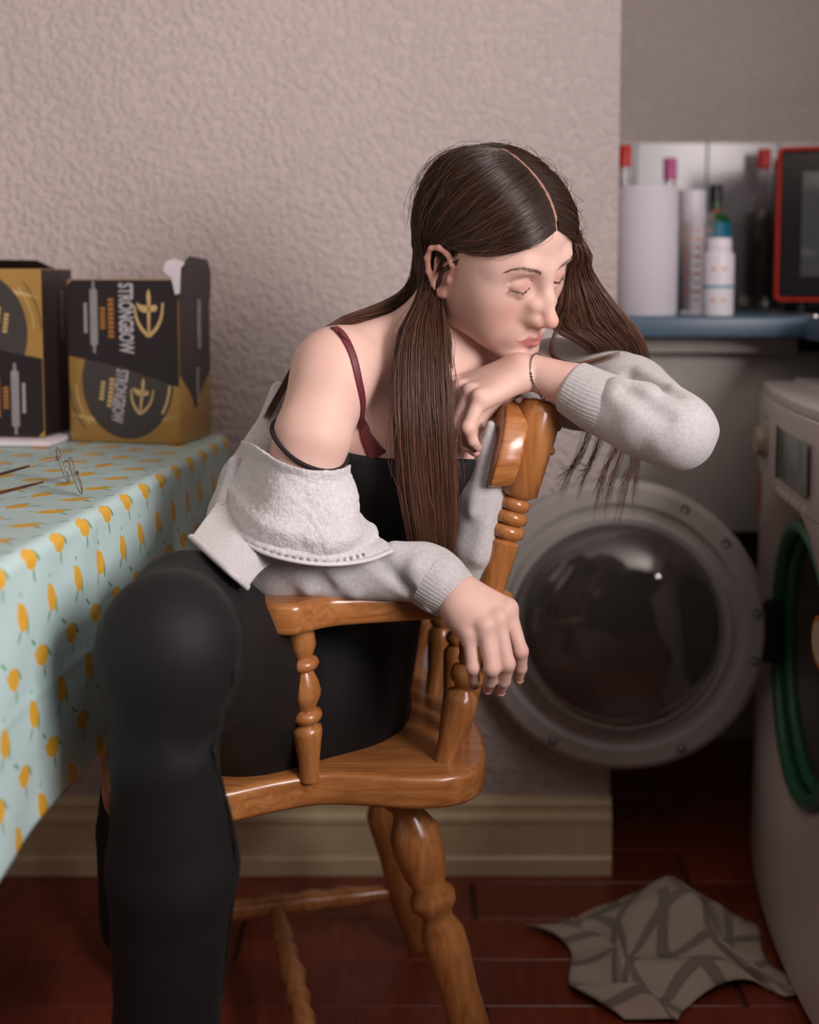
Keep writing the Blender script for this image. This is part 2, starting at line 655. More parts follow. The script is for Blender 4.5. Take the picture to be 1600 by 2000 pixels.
# ---- microwave oven, black with a red edge
Rm = Rz(math.radians(-13))
mw0 = P(1516, 440, 2.30)
mzb, mzt = P(1512, 588, 2.30)[2], P(1512, 288, 2.30)[2]
e = empty('microwave_oven', (0, 0, 0))
mh = mzt - mzb
frame_to(e, Rm, (mw0[0], 2.30, WT))
fz = mzb - WT
M['mw_black'] = plain('black_microwave_case', (.016, .014, .015), .3)
M['mw_red'] = plain('red_trim', (.40, .028, .018), .7, Specular_IOR_Level=.1)
MB().box((.235, .125, fz + mh / 2), (.46, .22, mh - .004), bev=.006).build('case', M['mw_black'], e)
dr = MB().box((.235, .010, fz + mh / 2), (.464, .020, mh - .014), bev=.003).build('door', M['mw_black'], e)
tr = MB()
ol = lambda i: [(i, i), (.47 - i, i), (.47 - i, mh - i), (i, mh - i)]
def rrect(x0, z0, x1, z1, r, n=6):
    out = []
    for cx_, cz_, a0 in ((x1 - r, z0 + r, -PI / 2), (x1 - r, z1 - r, 0), (x0 + r, z1 - r, PI / 2), (x0 + r, z0 + r, PI)):
        for i in range(n + 1):
            a = a0 + PI / 2 * i / n
            out.append((cx_ + r * math.cos(a), cz_ + r * math.sin(a)))
    return out
def ring_prism(mb, o1, o2, y0, y1):
    n = len(o1)
    v = [(a, y0, b) for a, b in o1] + [(a, y0, b) for a, b in o2] + [(a, y1, b) for a, b in o1] + [(a, y1, b) for a, b in o2]
    f = []
    for i in range(n):
        j = (i + 1) % n
        f += [(i, j, n + j, n + i), (2 * n + i, 3 * n + i, 3 * n + j, 2 * n + j), (i, 2 * n + i, 2 * n + j, j), (n + i, n + j, 3 * n + j, 3 * n + i)]
    mb.add(v, f)
ring_prism(tr, rrect(0, fz, .47, fz + mh, .012), rrect(.0065, fz + .0065, .4635, fz + mh - .0065, .008), -.006, .020)
tr.build('red_edge_trim', M['mw_red'], e)
wd = MB().box((.165, -.0015, fz + mh * .50), (.24, .004, mh * .68), bev=.001)
t = NT('microwave_window_mesh'); t.put(t.b.inputs['Base Color'], t.ramp(t.noise(t.coord('Object'), 30), [(0, (.075, .085, .085)), (1, (.10, .11, .11))])); t.set(Roughness=.12, Coat_Weight=.8)
wd.build('door_window', t.m, dr)
for fx in (.05, .42):
    for fy in (.05, .20):
        MB().lathe([(.014, 0), (.016, fz + .003)], (fx, fy, .0), n=16).build('foot', M['dark'], e)
tag(e, 'black microwave oven with a red edge on the worktop', 'microwave')

# ================================================================== WASHING MACHINE
wa = A(.606, 2.10)
wd_ = nrm(A(-.098, -1.0))       # along the front, towards the camera
wn = A(-wd_[1], wd_[0])                       # into the body
if wn[0] < 0: wn = -wn
WM = empty('washing_machine', (0, 0, 0))
Rw = np.array([[wd_[0], wn[0], 0], [wd_[1], wn[1], 0], [0, 0, 1]])   # local x along the front, y into the body
if np.linalg.det(Rw) < 0:
    flipw = True
frame_w = Rw
wloc = A(wa[0], wa[1], 0)


def wpt(a, b, z):
    q = wa + wd_ * a + wn * b
    return (q[0], q[1], z)


WW, WD, WHH = .60, .52, .85


def wbuild(mb, name, mat, parent=WM, **k):
    mb.v = [wpt(*p) for p in mb.v]
    return mb.build(name, mat, parent, **k)


HCX, HCZ = .31, .455     # centre of the opening on the front
M['wm'] = plain('white_enamel', (.60, .54, .51), .3, noise_amt=.02)
M['wm_top'] = plain('white_lid', (.58, .53, .50), .4, noise_amt=.02)


def bulge(a):
    return -.022 * (1 - ((a - WW / 2) / (WW / 2)) ** 2)


# bowed front with a round hole
nang = 72
th = np.linspace(0, 2 * PI, nang, endpoint=False)
front = MB()
rings = []
for kk, rr in enumerate((.205, .215, .26, None)):
    row = []
    for a in th:
        if rr is None:
            dx, dz = math.cos(a), math.sin(a)
            tx = ((WW - HCX) if dx > 0 else HCX) / max(abs(dx), 1e-6)
            tz = ((.70 - HCZ) if dz > 0 else (HCZ - .02)) / max(abs(dz), 1e-6)
            tt = min(tx, tz)
            x_, z_ = HCX + dx * tt, HCZ + dz * tt
        else:
            x_, z_ = HCX + rr * math.cos(a), HCZ + rr * math.sin(a)
        b_ = bulge(x_) + (.045 if kk == 0 else .030 if kk == 1 else 0)
        row.append((x_, b_, z_))
    rings.append(row)
v = [p for r_ in rings for p in r_]
f = [tuple(x) for x in grid_faces(4, nang, False, True)]
front.add(v, f)
# shell sides and back
front.add([(0, 0, .02), (0, 0, .70), (0, WD, .70), (0, WD, .02), (WW, 0, .02), (WW, 0, .70), (WW, WD, .70), (WW, WD, .02)],
          [(0, 1, 2, 3), (4, 7, 6, 5), (3, 2, 6, 7), (0, 3, 7, 4)])
wbuild(front, 'body', M['wm'], angle=50)
# control fascia
fas = MB()
na = 16
aa = np.linspace(0, WW, na)
out = [(a, bulge(a) - .004) for a in aa] + [(WW, WD), (0, WD)]
fas.prism(out, .70, .835, bev=.004)
fas = wbuild(fas, 'control_panel', M['wm'], angle=40)
lid = MB()
out = [(a, bulge(a) + .0) for a in aa] + [(WW, WD), (0, WD)]
lid.prism(out, .835, .85, bev=.003)
wbuild(lid, 'top_edge', M['white_plastic'], angle=40)
lid2 = MB().prism([(.015, .05), (WW - .015, .05), (WW - .015, WD - .01), (.015, WD - .01)], .848, .856, bev=.003)
wbuild(lid2, 'lid', M['wm_top'])
kn = MB().lathe([(.028, 0), (.028, .006), (.024, .008), (.023, .016), (.021, .018), (.0005, .018)], (.15, bulge(.15) - .003, .765), (0, -1, 0), 32, False)
kn = wbuild(kn, 'programme_knob', plain('beige_knob', (.36, .30, .24), .35), fas)
for i in range(9):
    a = math.radians(-70 + i * 24)
    q = MB().box((.15 + .046 * math.cos(a), bulge(.15 + .046 * math.cos(a)) - .0045, .765 + .040 * math.sin(a)), (.010, .001, .0025))
    wbuild(q, 'panel_marking', plain('grey_print', (.30, .27, .26), .6) if i == 0 else bpy.data.materials['grey_print'], fas, smooth=False)
q = MB().box((.37, bulge(.37) - .0045, .765), (.19, .004, .075), bev=.0015)
wbuild(q, 'display_window', plain('grey_display', (.20, .23, .22), .15), fas)
q = MB().box((.272, bulge(.272) - .004, .765), (.006, .006, .08), bev=.0015)
wbuild(q, 'display_edge', plain('dark_green_edge', (.03, .05, .04), .3), fas)
for i in range(6):
    a = .29 + i * .03
    q = MB().box((a, bulge(a) - .0045, .708), (.013, .003, .011), bev=.001)
    wbuild(q, 'panel_button', M['white_plastic'], fas)
# green rubber gasket and dark drum
g = MB()
tr_ = []
for a in th:
    tr_.append((HCX + .200 * math.cos(a), bulge(HCX + .2 * math.cos(a)) * .6 + .022, HCZ + .200 * math.sin(a)))
g.tube(tr_, .011, 10, True)
tr2 = [(HCX + .188 * math.cos(a), .03, HCZ + .188 * math.sin(a)) for a in th]
g.tube(tr2, .010, 10, True)
wbuild(g, 'door_seal', plain('green_rubber_seal', (.035, .17, .095), .4))
dm = MB().lathe([(.205, -.01), (.205, .30), (.0005, .30)], (HCX, .03, HCZ), (0, 1, 0), 48, False)
wbuild(dm, 'drum', plain('drum_steel', (.45, .43, .42), .35, .9))
# round sticker with an orange rim on the front, red sticker at the far edge
def disc(name, a, z, r, mat, off, parent=WM, sx=1.0):
    q = MB()
    pts = [(a, bulge(a) - off, z)] + [(a + r * math.cos(t_), bulge(a + r * math.cos(t_)) - off, z + r * math.sin(t_)) for t_ in np.linspace(0, 2 * PI, 32, endpoint=False)]
    q.add(pts, [(0, i + 1, (i + 1) % 32 + 1) for i in range(32)])
    q.add([(p[0], p[1] + .0012, p[2]) for p in pts], [(0, (i + 1) % 32 + 1, i + 1) for i in range(32)])
    return wbuild(q, name, mat, parent, smooth=False)
st = disc('round_sticker', .515, .545, .036, plain('orange_sticker', (.55, .20, .03), .4), .002)
disc('sticker_centre', .515, .545, .028, plain('cream_sticker', (.60, .55, .40), .4), .0035, st)
q = MB().box((.018, bulge(.018) - .001, .655), (.02, .002, .07))
wbuild(q, 'red_sticker', plain('red_sticker', (.45, .05, .03), .4))
for a in (.05, .55):
    for b in (.05, .47):
        wbuild(MB().lathe([(.02, 0), (.02, .022)], (a, b, 0), n=16), 'foot', M['dark'])
tag(WM, 'white front loading washing machine with its door open', 'washing machine')

# open porthole door, its inner glass bowl towards the camera
dcn = P(1207, 1220, 1.985)
dn = nrm(A(-.16, -1, 0.04))          # the way the bowl points
du = nrm(np.cross(dn, A(0, 0, 1)))
dv = np.cross(du, dn)
if dv[2] < 0: dv = -dv
DM = np.stack([du, -dn, dv], 1)
if np.linalg.det(DM) < 0: DM[:, 0] *= -1
dr_e = empty('porthole_door', (0, 0, 0))
DR = .240
t = NT('pale_grey_door_plastic'); v_ = t.coord('Object'); t.put(t.b.inputs['Base Color'], t.ramp(t.noise(v_, 20), [(.3, (.40, .385, .37)), (.7, (.43, .415, .40))])); t.set(Roughness=.4)
M['door_ring'] = t.m
t = NT('clear_door_glass'); t.put(t.b.inputs['Base Color'], t.ramp(t.noise(t.coord('Object'), 6), [(0, (.80, .79, .77)), (1, (.84, .83, .81))])); t.set(Roughness=.04, Transmission_Weight=.96, IOR=1.5, Coat_Weight=.6, Coat_Roughness=.03)
M['bowl'] = t.m


def dbuild(mb, name, mat, parent, **k):
    mb.v = [tuple(dcn + DM @ np.array(p)) for p in mb.v]
    return mb.build(name, mat, parent, **k)


ax = (0, -1, 0)
dbuild(MB().lathe([(.168, -.03), (DR - .012, -.032), (DR, -.020), (DR, .004), (DR - .010, .014), (.205, .018), (.196, .013), (.188, .014), (.180, .022), (.170, .020), (.168, -.03)], (0, 0, 0), ax, 72, False), 'door_ring', M['door_ring'], WM)
door_ring = WM.children[-1]
door_ring.name = 'door'
dbuild(MB().lathe([(.172, .004), (.168, .030), (.160, .050), (.140, .070), (.105, .084), (.06, .092), (.0005, .095), (.0005, .089), (.06, .086), (.103, .078), (.136, .064), (.155, .045), (.163, .024), (.166, .004), (.172, .004)], (0, 0, 0), ax, 72, False), 'glass_bowl', M['bowl'], door_ring)
dbuild(MB().lathe([(.174, -.028), (.10, -.045), (.0005, -.052), (.0005, -.048), (.10, -.041), (.170, -.025)], (0, 0, 0), ax, 64, False), 'outer_cover', plain('dark_smoked_cover', (.03, .022, .02), .2), door_ring)
for a in (62, 40, 8, -12, 152, 205, -118, -62):
    a_ = math.radians(a)
    dbuild(MB().lathe([(.0075, 0), (.0075, .0045), (.0055, .0048), (.004, .002), (.0005, .002)], (.222 * math.cos(a_), -.0115, .222 * math.sin(a_)), ax, 16, False), 'screw', M['dark'], door_ring)
hg = MB().box((.232, .005, 0), (.06, .03, .10), bev=.004)
dbuild(hg, 'hinge', M['dark'], door_ring)
bpy.data.objects.remove(dr_e)
# ================================================================== TABLE, CLOTH
TZ = .778
E1 = A(-.297, 1.915)
E0 = A(-.362, 1.085)
td = nrm(E0 - E1)                 # along the right edge, to the camera
tl = A(td[1], -td[0])             # to the left
if tl[0] > 0: tl = -tl
TLEN, TWID = 1.20, .75
TAB = empty('table', (float(E1[0] + tl[0] * .37 + td[0] * .6), float(E1[1] + tl[1] * .37 + td[1] * .6), 0))


def tp(s, t, z):
    """s: to the left of the right edge, t: towards the camera from the far edge"""
    q = E1 + tl * s + td * t
    return (q[0], q[1], z)


def tbuild(mb, name, mat, parent=None, **k):
    off = np.array(parent.location) if parent is not None else 0
    mb.v = [tuple(np.array(tp(*p)) - off) for p in mb.v]
    return mb.build(name, mat, parent, **k)


M['table_wood'] = wood_mat('dark_table_wood', (.05, .022, .010), (.08, .035, .016), (.10, .05, .02))
tbuild(MB().box((TWID / 2, TLEN / 2, TZ - .016), (TWID - .006, TLEN - .006, .026), bev=.004), 'tabletop', M['table_wood'], TAB)
for s_ in (.06, TWID - .06):
    for t_ in (.06, TLEN - .06):
        tbuild(MB().box((s_, t_, (TZ - .03) / 2), (.05, .05, TZ - .03), bev=.004), 'leg', M['table_wood'], TAB)
tag(TAB, 'dark wooden table under the lemon print cloth', 'table')

# lemon oilcloth
ns, nt = 130, 190
DROP = .265
ss = np.concatenate([np.linspace(-DROP, .05, 70), np.linspace(.056, TWID, 60)])
tt = np.linspace(-.10, TLEN, nt)
S, T = np.meshgrid(ss, tt, indexing='ij')
RND = .012
du_ = np.maximum(-S, 0)
dv_ = np.maximum(-T, 0)
Lo = np.hypot(du_, dv_)
sp = np.maximum(S, 0)
tp_ = np.maximum(T, 0)
dirs = np.where(Lo > 0, du_ / np.maximum(Lo, 1e-9), 0)
dirt = np.where(Lo > 0, dv_ / np.maximum(Lo, 1e-9), 0)
ang = np.minimum(Lo / RND, PI / 2)
out = RND * np.sin(ang) + np.maximum(Lo - RND * PI / 2, 0) * (.03 + .022 * np.sin(T * 13 + 1.0) * np.clip(Lo / .2, 0, 1) + .008 * np.sin(T * 29))
dz = RND * (1 - np.cos(ang)) + np.maximum(Lo - RND * PI / 2, 0)
# press fold creases
cre = .0012 * np.exp(-((S + .145) / .004) ** 2) - .0015 * np.exp(-((T - .62) / .004) ** 2) - .0012 * np.exp(-((S - .16) / .004) ** 2)
wob = .0009 * np.sin(S * 55 + 2 * np.sin(T * 9)) * np.sin(T * 37) * np.clip(1 - Lo * 0, 0, 1)
out = out + np.where(Lo > .02, cre + wob * 1.3, 0)
Zc = TZ + .0015 - dz + np.where(Lo < .02, np.abs(cre) * .6 + np.abs(wob) * .5, 0)
qs = sp - out * dirs
qt = tp_ - out * dirt
Xc = E1[0] + tl[0] * qs + td[0] * qt
Yc = E1[1] + tl[1] * qs + td[1] * qt
me = meshq('tablecloth', np.stack([Xc, Yc, Zc], -1).reshape(-1, 3), grid_faces(ns, nt))
uvl = me.uv_layers.new(name='cloth')
vi = np.zeros(len(me.loops), np.int32)
me.loops.foreach_get('vertex_index', vi)
uvl.data.foreach_set('uv', np.stack([S.ravel()[vi] + 1, T.ravel()[vi] + 1], -1).astype(np.float32).ravel())


def lemon_mat():
    t = NT('lemon_print_oilcloth')
    uvn = t.n('ShaderNodeUVMap')
    sep = t.n('ShaderNodeSeparateXYZ')
    t.l(uvn.outputs[0], sep.inputs[0])
    u, v = sep.outputs[0], sep.outputs[1]
    PU, PV = .048, .072
    ru = t.math('DIVIDE', u, PU)
    row = t.math('FLOOR', ru)
    par = t.math('MODULO', row, 2.0)
    rv = t.math('ADD', t.math('DIVIDE', v, PV), t.math('MULTIPLY', row, .37))
    b = t.math('MULTIPLY', t.math('SUBTRACT', t.math('FRACT', ru), .5), PU)
    a = t.math('MULTIPLY', t.math('SUBTRACT', t.math('FRACT', rv), .5), PV)
    angl = t.math('ADD', .35, t.math('MULTIPLY', par, .75))

    def ell(ca, cb, extra, ra, rb):
        an = t.math('ADD', angl, extra)
        co, si = t.math('COSINE', an), t.math('SINE', an)
        # centre moves with the cell's tilt
        cx_ = t.math('SUBTRACT', t.math('MULTIPLY', co, ca), t.math('MULTIPLY', si, cb))
        cy_ = t.math('ADD', t.math('MULTIPLY', si, ca), t.math('MULTIPLY', co, cb))
        x_ = t.math('SUBTRACT', a, cx_)
        y_ = t.math('SUBTRACT', b, cy_)
        p_ = t.math('ADD', t.math('MULTIPLY', x_, co), t.math('MULTIPLY', y_, si))
        q_ = t.math('SUBTRACT', t.math('MULTIPLY', y_, co), t.math('MULTIPLY', x_, si))
        d = t.math('ADD', t.math('POWER', t.math('DIVIDE', p_, ra), 2.0), t.math('POWER', t.math('DIVIDE', q_, rb), 2.0))
        return t.math('LESS_THAN', d, 1.0)

    lem = ell(0, 0, 0.0, .0145, .0100)
    nub = ell(.0145, 0, 0.0, .003, .003)
    lem = t.math('MAXIMUM', lem, nub)
    lf1 = ell(-.0095, .0112, .5, .0095, .0019)
    lf2 = ell(-.0172, .003, 1.1, .0072, .0018)
    lf3 = ell(.0265, .002, .3, .0072, .0016)
    wh = ell(.001, -.0018, 0.0, .0148, .0103)
    nz = t.noise(uvn.outputs[0], 900, 1)
    col = t.mix(t.math('MULTIPLY', wh, .4), (.43, .60, .59), (.66, .70, .64))
    g = t.math('MAXIMUM', t.math('MAXIMUM', lf1, lf2), lf3)
    col = t.mix(g, col, (.10, .27, .12))
    col = t.mix(lem, col, t.mix(t.math('GREATER_THAN', nz, .68), (.63, .36, .035), (.70, .52, .16)))
    t.put(t.b.inputs['Base Color'], col)
    t.set(Roughness=.36)
    wv = t.noise(uvn.outputs[0], 60, 2)
    t.bump(wv, .12, .002)
    return t.m


M['lemon'] = lemon_mat()
tc = link('tablecloth', me, M['lemon'])
sm = tc.modifiers.new('thickness', 'SOLIDIFY'); sm.thickness = .0008; sm.offset = 1
tag(tc, 'pale aqua oilcloth printed with yellow lemons draped over the table', 'tablecloth')

# ================================================================== CIDER CARTONS
M['gold'] = plain('gold_print', (.46, .27, .075), .34, .35, noise_amt=.10, nscale=9)
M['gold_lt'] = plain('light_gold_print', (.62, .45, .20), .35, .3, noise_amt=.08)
M['blk'] = plain('black_print', (.012, .007, .009), .38)
M['charcoal'] = plain('charcoal_print', (.045, .040, .036), .35)
M['silver'] = plain('silver_print', (.44, .42, .45), .45)
M['grey_print2'] = plain('grey_fine_print', (.26, .25, .25), .5)
M['copper'] = plain('copper_print', (.36, .15, .03), .4)
M['board_in'] = plain('white_carton_inside', (.66, .62, .66), .7)
M['board_side'] = plain('black_print_side', (.018, .012, .014), .36)


def text_mesh(txt, size, bold=.0):
    cu = bpy.data.curves.new('lettering', 'FONT')
    cu.body = txt
    cu.size = size
    cu.offset = bold
    cu.align_x = 'CENTER'
    cu.align_y = 'CENTER'
    cu.extrude = .0001
    cu.resolution_u = 3
    ob = bpy.data.objects.new('tmp', cu)
    COL.objects.link(ob)
    dg = bpy.context.evaluated_depsgraph_get()
    me = bpy.data.meshes.new_from_object(ob.evaluated_get(dg))
    bpy.data.objects.remove(ob)
    return me


def face_obj(name, me, mat, parent, cx_, cz_, yoff, rot=0.0, sx=1.0, sy=1.0, side=False):
    """place a flat mesh (xy) on the front (facing -y) or the right side (facing +x) of a carton"""
    v = np.array([w_.co[:] for w_ in me.vertices])
    c, s_ = math.cos(rot), math.sin(rot)
    x_ = (v[:, 0] * sx) * c - (v[:, 1] * sy) * s_ + cx_
    z_ = (v[:, 0] * sx) * s_ + (v[:, 1] * sy) * c + cz_
    if side:
        co = np.stack([yoff + v[:, 2], x_, z_], -1)
    else:
        co = np.stack([x_, -yoff - v[:, 2], z_], -1)
    me = me.copy()
    me.vertices.foreach_set('co', co.astype(np.float32).ravel())
    me.update()
    me.materials.clear()
    return link(name, me, mat, parent, False)


def poly_mesh(pts):
    me = bpy.data.meshes.new('print')
    n = len(pts)
    v = [(a, b, 0) for a, b in pts] + [(a, b, .00012) for a, b in pts]
    f = [tuple(range(n, 2 * n)), tuple(range(n))[::-1]] + [(i, (i + 1) % n, n + (i + 1) % n, n + i) for i in range(n)]
    me.from_pydata(v, [], f)
    return me


def band_mesh(pts, wdt):
    p = np.array(pts, float)
    t = np.gradient(p, axis=0)
    t /= np.linalg.norm(t, axis=1)[:, None]
    nn = np.stack([-t[:, 1], t[:, 0]], 1)
    wdt = np.broadcast_to(np.asarray(wdt, float), (len(p),))[:, None] / 2
    L, R_ = p + nn * wdt, p - nn * wdt
    return poly_mesh([tuple(x) for x in R_] + [tuple(x) for x in L[::-1]])


def clip_ellipse(cx_, cz_, rx, rz, W_, H_, a0=0, a1=2 * PI, n=60):
    pts = [(cx_ + rx * math.cos(a), cz_ + rz * math.sin(a)) for a in np.linspace(a0, a1, n)]
    return [(min(max(x_, .001), W_ - .001), min(max(z_, .001), H_ - .001)) for x_, z_ in pts]


def emblem(e, cx_, cz_, s_, off, mat, rot=0.0):
    """arrow-and-bow emblem about s_ tall"""
    root = None
    def put(me):
        return face_obj('emblem_stroke', me, mat, e, cx_, cz_, off, rot)
    put(poly_mesh([(-.018 * s_, -.42 * s_), (.03 * s_, -.42 * s_), (.05 * s_, .10 * s_), (.05 * s_, .22 * s_), (.055 * s_, .38 * s_), (.03 * s_, .5 * s_), (0, .52 * s_), (-.035 * s_, .40 * s_), (-.02 * s_, .20 * s_), (-.03 * s_, .05 * s_)]))
    put(poly_mesh([(-.27 * s_, .26 * s_), (-.18 * s_, .20 * s_), (.0, .17 * s_), (.16 * s_, .20 * s_), (.21 * s_, .14 * s_), (.17 * s_, .06 * s_), (.0, .05 * s_), (-.12 * s_, .03 * s_), (-.22 * s_, .10 * s_)]))
    l_ = catmull([(-.31 * s_, .18 * s_), (-.27 * s_, -.08 * s_), (-.16 * s_, -.30 * s_), (0, -.46 * s_)], 12)
    put(band_mesh(l_, np.linspace(.045, .085, 12) * s_))
    r_ = catmull([(.33 * s_, .24 * s_), (.29 * s_, -.06 * s_), (.17 * s_, -.30 * s_), (0, -.46 * s_)], 12)
    put(band_mesh(r_, np.linspace(.045, .085, 12) * s_))


STRONG = text_mesh('STRONGBOW', .03, .0009)


def carton(label, base, rz, flip, W_=.178, H_=.242, D_=.118):
    e = empty('drinks_carton', base, rz)
    b = MB().box((W_ / 2, D_ / 2, H_ / 2), (W_, D_, H_), bev=.0025, seg=2).build('body', M['gold'], e)
    f = (lambda x_: W_ - x_) if flip else (lambda x_: x_)
    g = (lambda z_: H_ - z_) if flip else (lambda z_: z_)
    ro = PI if flip else 0.0

    def fo(name, me, mat, cx_, cz_, off, rot=0.0, sx=1, sy=1):
        return face_obj(name, me, mat, e, f(cx_), g(cz_), off, rot + ro, sx, sy)

    # dark upper field and the round dark field under it
    zb = H_ * .44
    bl = poly_mesh([(-W_ / 2 + .001, -.5 * (H_ - zb) + .022), (0, -.5 * (H_ - zb) + .006), (W_ / 2 - .001, -.5 * (H_ - zb) - .022), (W_ / 2 - .001, (H_ - zb) / 2 - .012), (W_ / 2 - .011, (H_ - zb) / 2 - .001), (-W_ / 2 + .009, (H_ - zb) / 2 - .001), (-W_ / 2 + .001, (H_ - zb) / 2 - .010)])
    fo('black_field', bl, M['blk'], W_ / 2, (H_ + zb) / 2, .00035)
    el = poly_mesh(clip_ellipse(W_ * .52 - W_ / 2, 0, W_ * .40, H_ * .34, 9, 9) if False else [(W_ * .41 * math.cos(a), H_ * .35 * math.sin(a)) for a in np.linspace(0, 2 * PI, 56, endpoint=False) if math.sin(a) < .72])
    fo('round_field', el, M['charcoal'], W_ * .535, H_ * .375, .00022)
    for k_, (d_, w_) in enumerate(((.010, .0022), (.021, .0012))):
        arc = [((W_ * .41 + d_) * math.cos(a), (H_ * .35 + d_) * math.sin(a)) for a in np.linspace(PI + .05, PI + .75, 14)]
        fo('arc_line', band_mesh(arc, w_), M['gold_lt'] if k_ == 0 else M['charcoal'], W_ * .535, H_ * .375, .0005)
    arc = [((W_ * .41 - .006) * math.cos(a), (H_ * .35 - .006) * math.sin(a)) for a in np.linspace(-.62, -.05, 14)]
    fo('arc_line', band_mesh(arc, .004), M['gold_lt'], W_ * .535, H_ * .375, .0005)
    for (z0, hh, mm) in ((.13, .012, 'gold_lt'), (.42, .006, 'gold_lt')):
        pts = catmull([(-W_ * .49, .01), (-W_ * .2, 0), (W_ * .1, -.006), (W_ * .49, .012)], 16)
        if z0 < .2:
            fo('gold_streak', band_mesh(pts, np.r_[np.linspace(.0005, hh, 8), np.linspace(hh, .0005, 8)]), M[mm], W_ / 2, H_ * z0, .00018)  # paler tapering streak across the gold face
    d = np.array(STRONG.vertices[0].co)
    vs = np.array([v_.co[:] for v_ in STRONG.vertices])
    wid, hei = np.ptp(vs[:, 0]), np.ptp(vs[:, 1])
    fo('lettering', STRONG, M['silver'], W_ * .53, H_ * .765, .0008, -PI / 2, .104 / wid, .024 / hei)
    fo('lettering', STRONG, M['silver'], W_ * .46, H_ * .29, .0008, -PI / 2 - .14, .080 / wid, .020 / hei)
    emblem_args = [(W_ * .735, H_ * .79, .070, .0008, M['gold_lt'], 0.0), (W_ * .66, H_ * .285, .055, .0008, M['gold_lt'], -.12)]
    for (cx_, cz_, s_, off, mat, r_) in emblem_args:
        emblem(e, f(cx_), g(cz_), s_, off, mat, ro + r_)
    # fine, unreadable print as small strokes
    def strokes(cx_, cz_, L, wdt, mat, nb, rot=-PI / 2):
        for i in range(nb):
            q = (i + .5) / nb - .5
            ln = L / nb * .7
            fo('small_print', poly_mesh([(-ln / 2, -wdt / 2), (ln / 2, -wdt / 2), (ln / 2, wdt / 2), (-ln / 2, wdt / 2)]), mat, cx_ + q * L * math.cos(rot), cz_ + q * L * math.sin(rot), .0008, rot)
    strokes(W_ * .40, H_ * .765, .060, .009, M['copper'], 9)
    strokes(W_ * .325, H_ * .765, .034, .008, M['copper'], 6)
    strokes(W_ * .17, H_ * .765, .045, .005, M['silver'], 12)
    fo('print_panel', poly_mesh([(-.040, -.006), (.040, -.006), (.043, -.002), (.053, -.002), (.053, .002), (.043, .002), (.040, .006), (-.040, .006), (-.043, .002), (-.053, .002), (-.053, -.002), (-.043, -.002)]), M['grey_print2'], W_ * .245, H_ * .77, .0007, -PI / 2)
    strokes(W_ * .385, H_ * .31, .045, .008, M['gold_lt'], 7, -PI / 2 - .14)
    strokes(W_ * .31, H_ * .32, .030, .007, M['gold_lt'], 5, -PI / 2 - .14)
    # right side
    sd = poly_mesh([(-D_ / 2 + .001, -.5 * H_ + H_ * .42), (-.02, -.5 * H_ + H_ * .30), (.0, -.5 * H_ + H_ * .19), (.02, -.5 * H_ + H_ * .30), (D_ / 2 - .001, -.5 * H_ + H_ * .42), (D_ / 2 - .001, H_ / 2 - .001), (-D_ / 2 + .001, H_ / 2 - .001)] if not flip else [(-D_ / 2 + .001, -H_ / 2 + .001), (D_ / 2 - .001, -H_ / 2 + .001), (D_ / 2 - .001, H_ / 2 - .001), (-D_ / 2 + .001, H_ / 2 - .001)])
    face_obj('side_field', sd, M['board_side'], e, D_ / 2, H_ / 2, W_ + .0003, 0, side=True)
    face_obj('lettering', STRONG, M['silver'], e, D_ * .62, H_ * .72, W_ + .0008, -PI / 2, .075 / wid, .012 / hei, side=True)
    if not flip:
        face_obj('lettering', STRONG, M['silver'], e, D_ * .55, H_ * .34, W_ + .0008, -PI / 2, .055 / wid, .009 / hei, side=True)
    tag(e, label, 'drinks carton', 'cider cartons on the table')
    return e, W_, H_, D_


bx = P(353, 868, 1.79)
rzb = math.radians(-13)
W0 = .178
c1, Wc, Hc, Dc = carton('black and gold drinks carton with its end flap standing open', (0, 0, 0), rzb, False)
rr_ = Rz(rzb)
TOPZ = TZ + .0035
c1.location = (bx[0] - W0 * rr_[0, 0], bx[1] - W0 * rr_[1, 0], TOPZ)
# end flap standing up on the right side, torn white edge
fl = MB()
outl = [(-.002, -.03), (Dc - .002, -.03), (Dc - .002, .012), (Dc - .020, .030), (.030, .034), (.004, .020)]
fl.prism(outl, 0, .0016, ax=(1, 2, 0))
fl.v = [(Wc + .0012 + a + max(0, c) * .10, b, Hc + c) for a, b, c in fl.v]
fl.build('open_flap', M['board_side'], c1)
tn = MB().prism([(-.022, .012), (-.010, .004), (-.004, -.022), (.003, -.020), (.005, .016), (.012, .024), (-.004, .030), (-.018, .026)], 0, .0016, ax=(0, 2, 1))
tn.v = [(Wc + a, -.0024 + b, Hc + c) for a, b, c in tn.v]
tn.build('torn_edge', M['board_in'], c1)

bx2 = P(88, 856, 1.80)
rz2 = math.radians(-6)
rr_ = Rz(rz2)
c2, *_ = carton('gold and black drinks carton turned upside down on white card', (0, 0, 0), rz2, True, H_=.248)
c2.location = (bx2[0] - W0 * rr_[0, 0], bx2[1] - W0 * rr_[1, 0], TOPZ + .0095)
fl = MB().prism([(0.01, .0), (.16, .0), (.135, .030), (.05, .033)], 0, .0016, ax=(0, 2, 1))
fl.v = [(a, .10 + b - c * .4, .248 + c * .45) for a, b, c in fl.v]
fl.build('open_flap', M['blk'], c2)
# flat white card tray under it
ct = MB().box((0, 0, .004), (.30, .15, .008), bev=.002)
ct = ct.build('card_sheet', M['board_in'])
ct.location = (bx2[0] - .125, bx2[1] + .055, TOPZ)
ct.rotation_euler = (0, 0, rz2)
tag(ct, 'flat white card lying under the upside down carton', 'card')

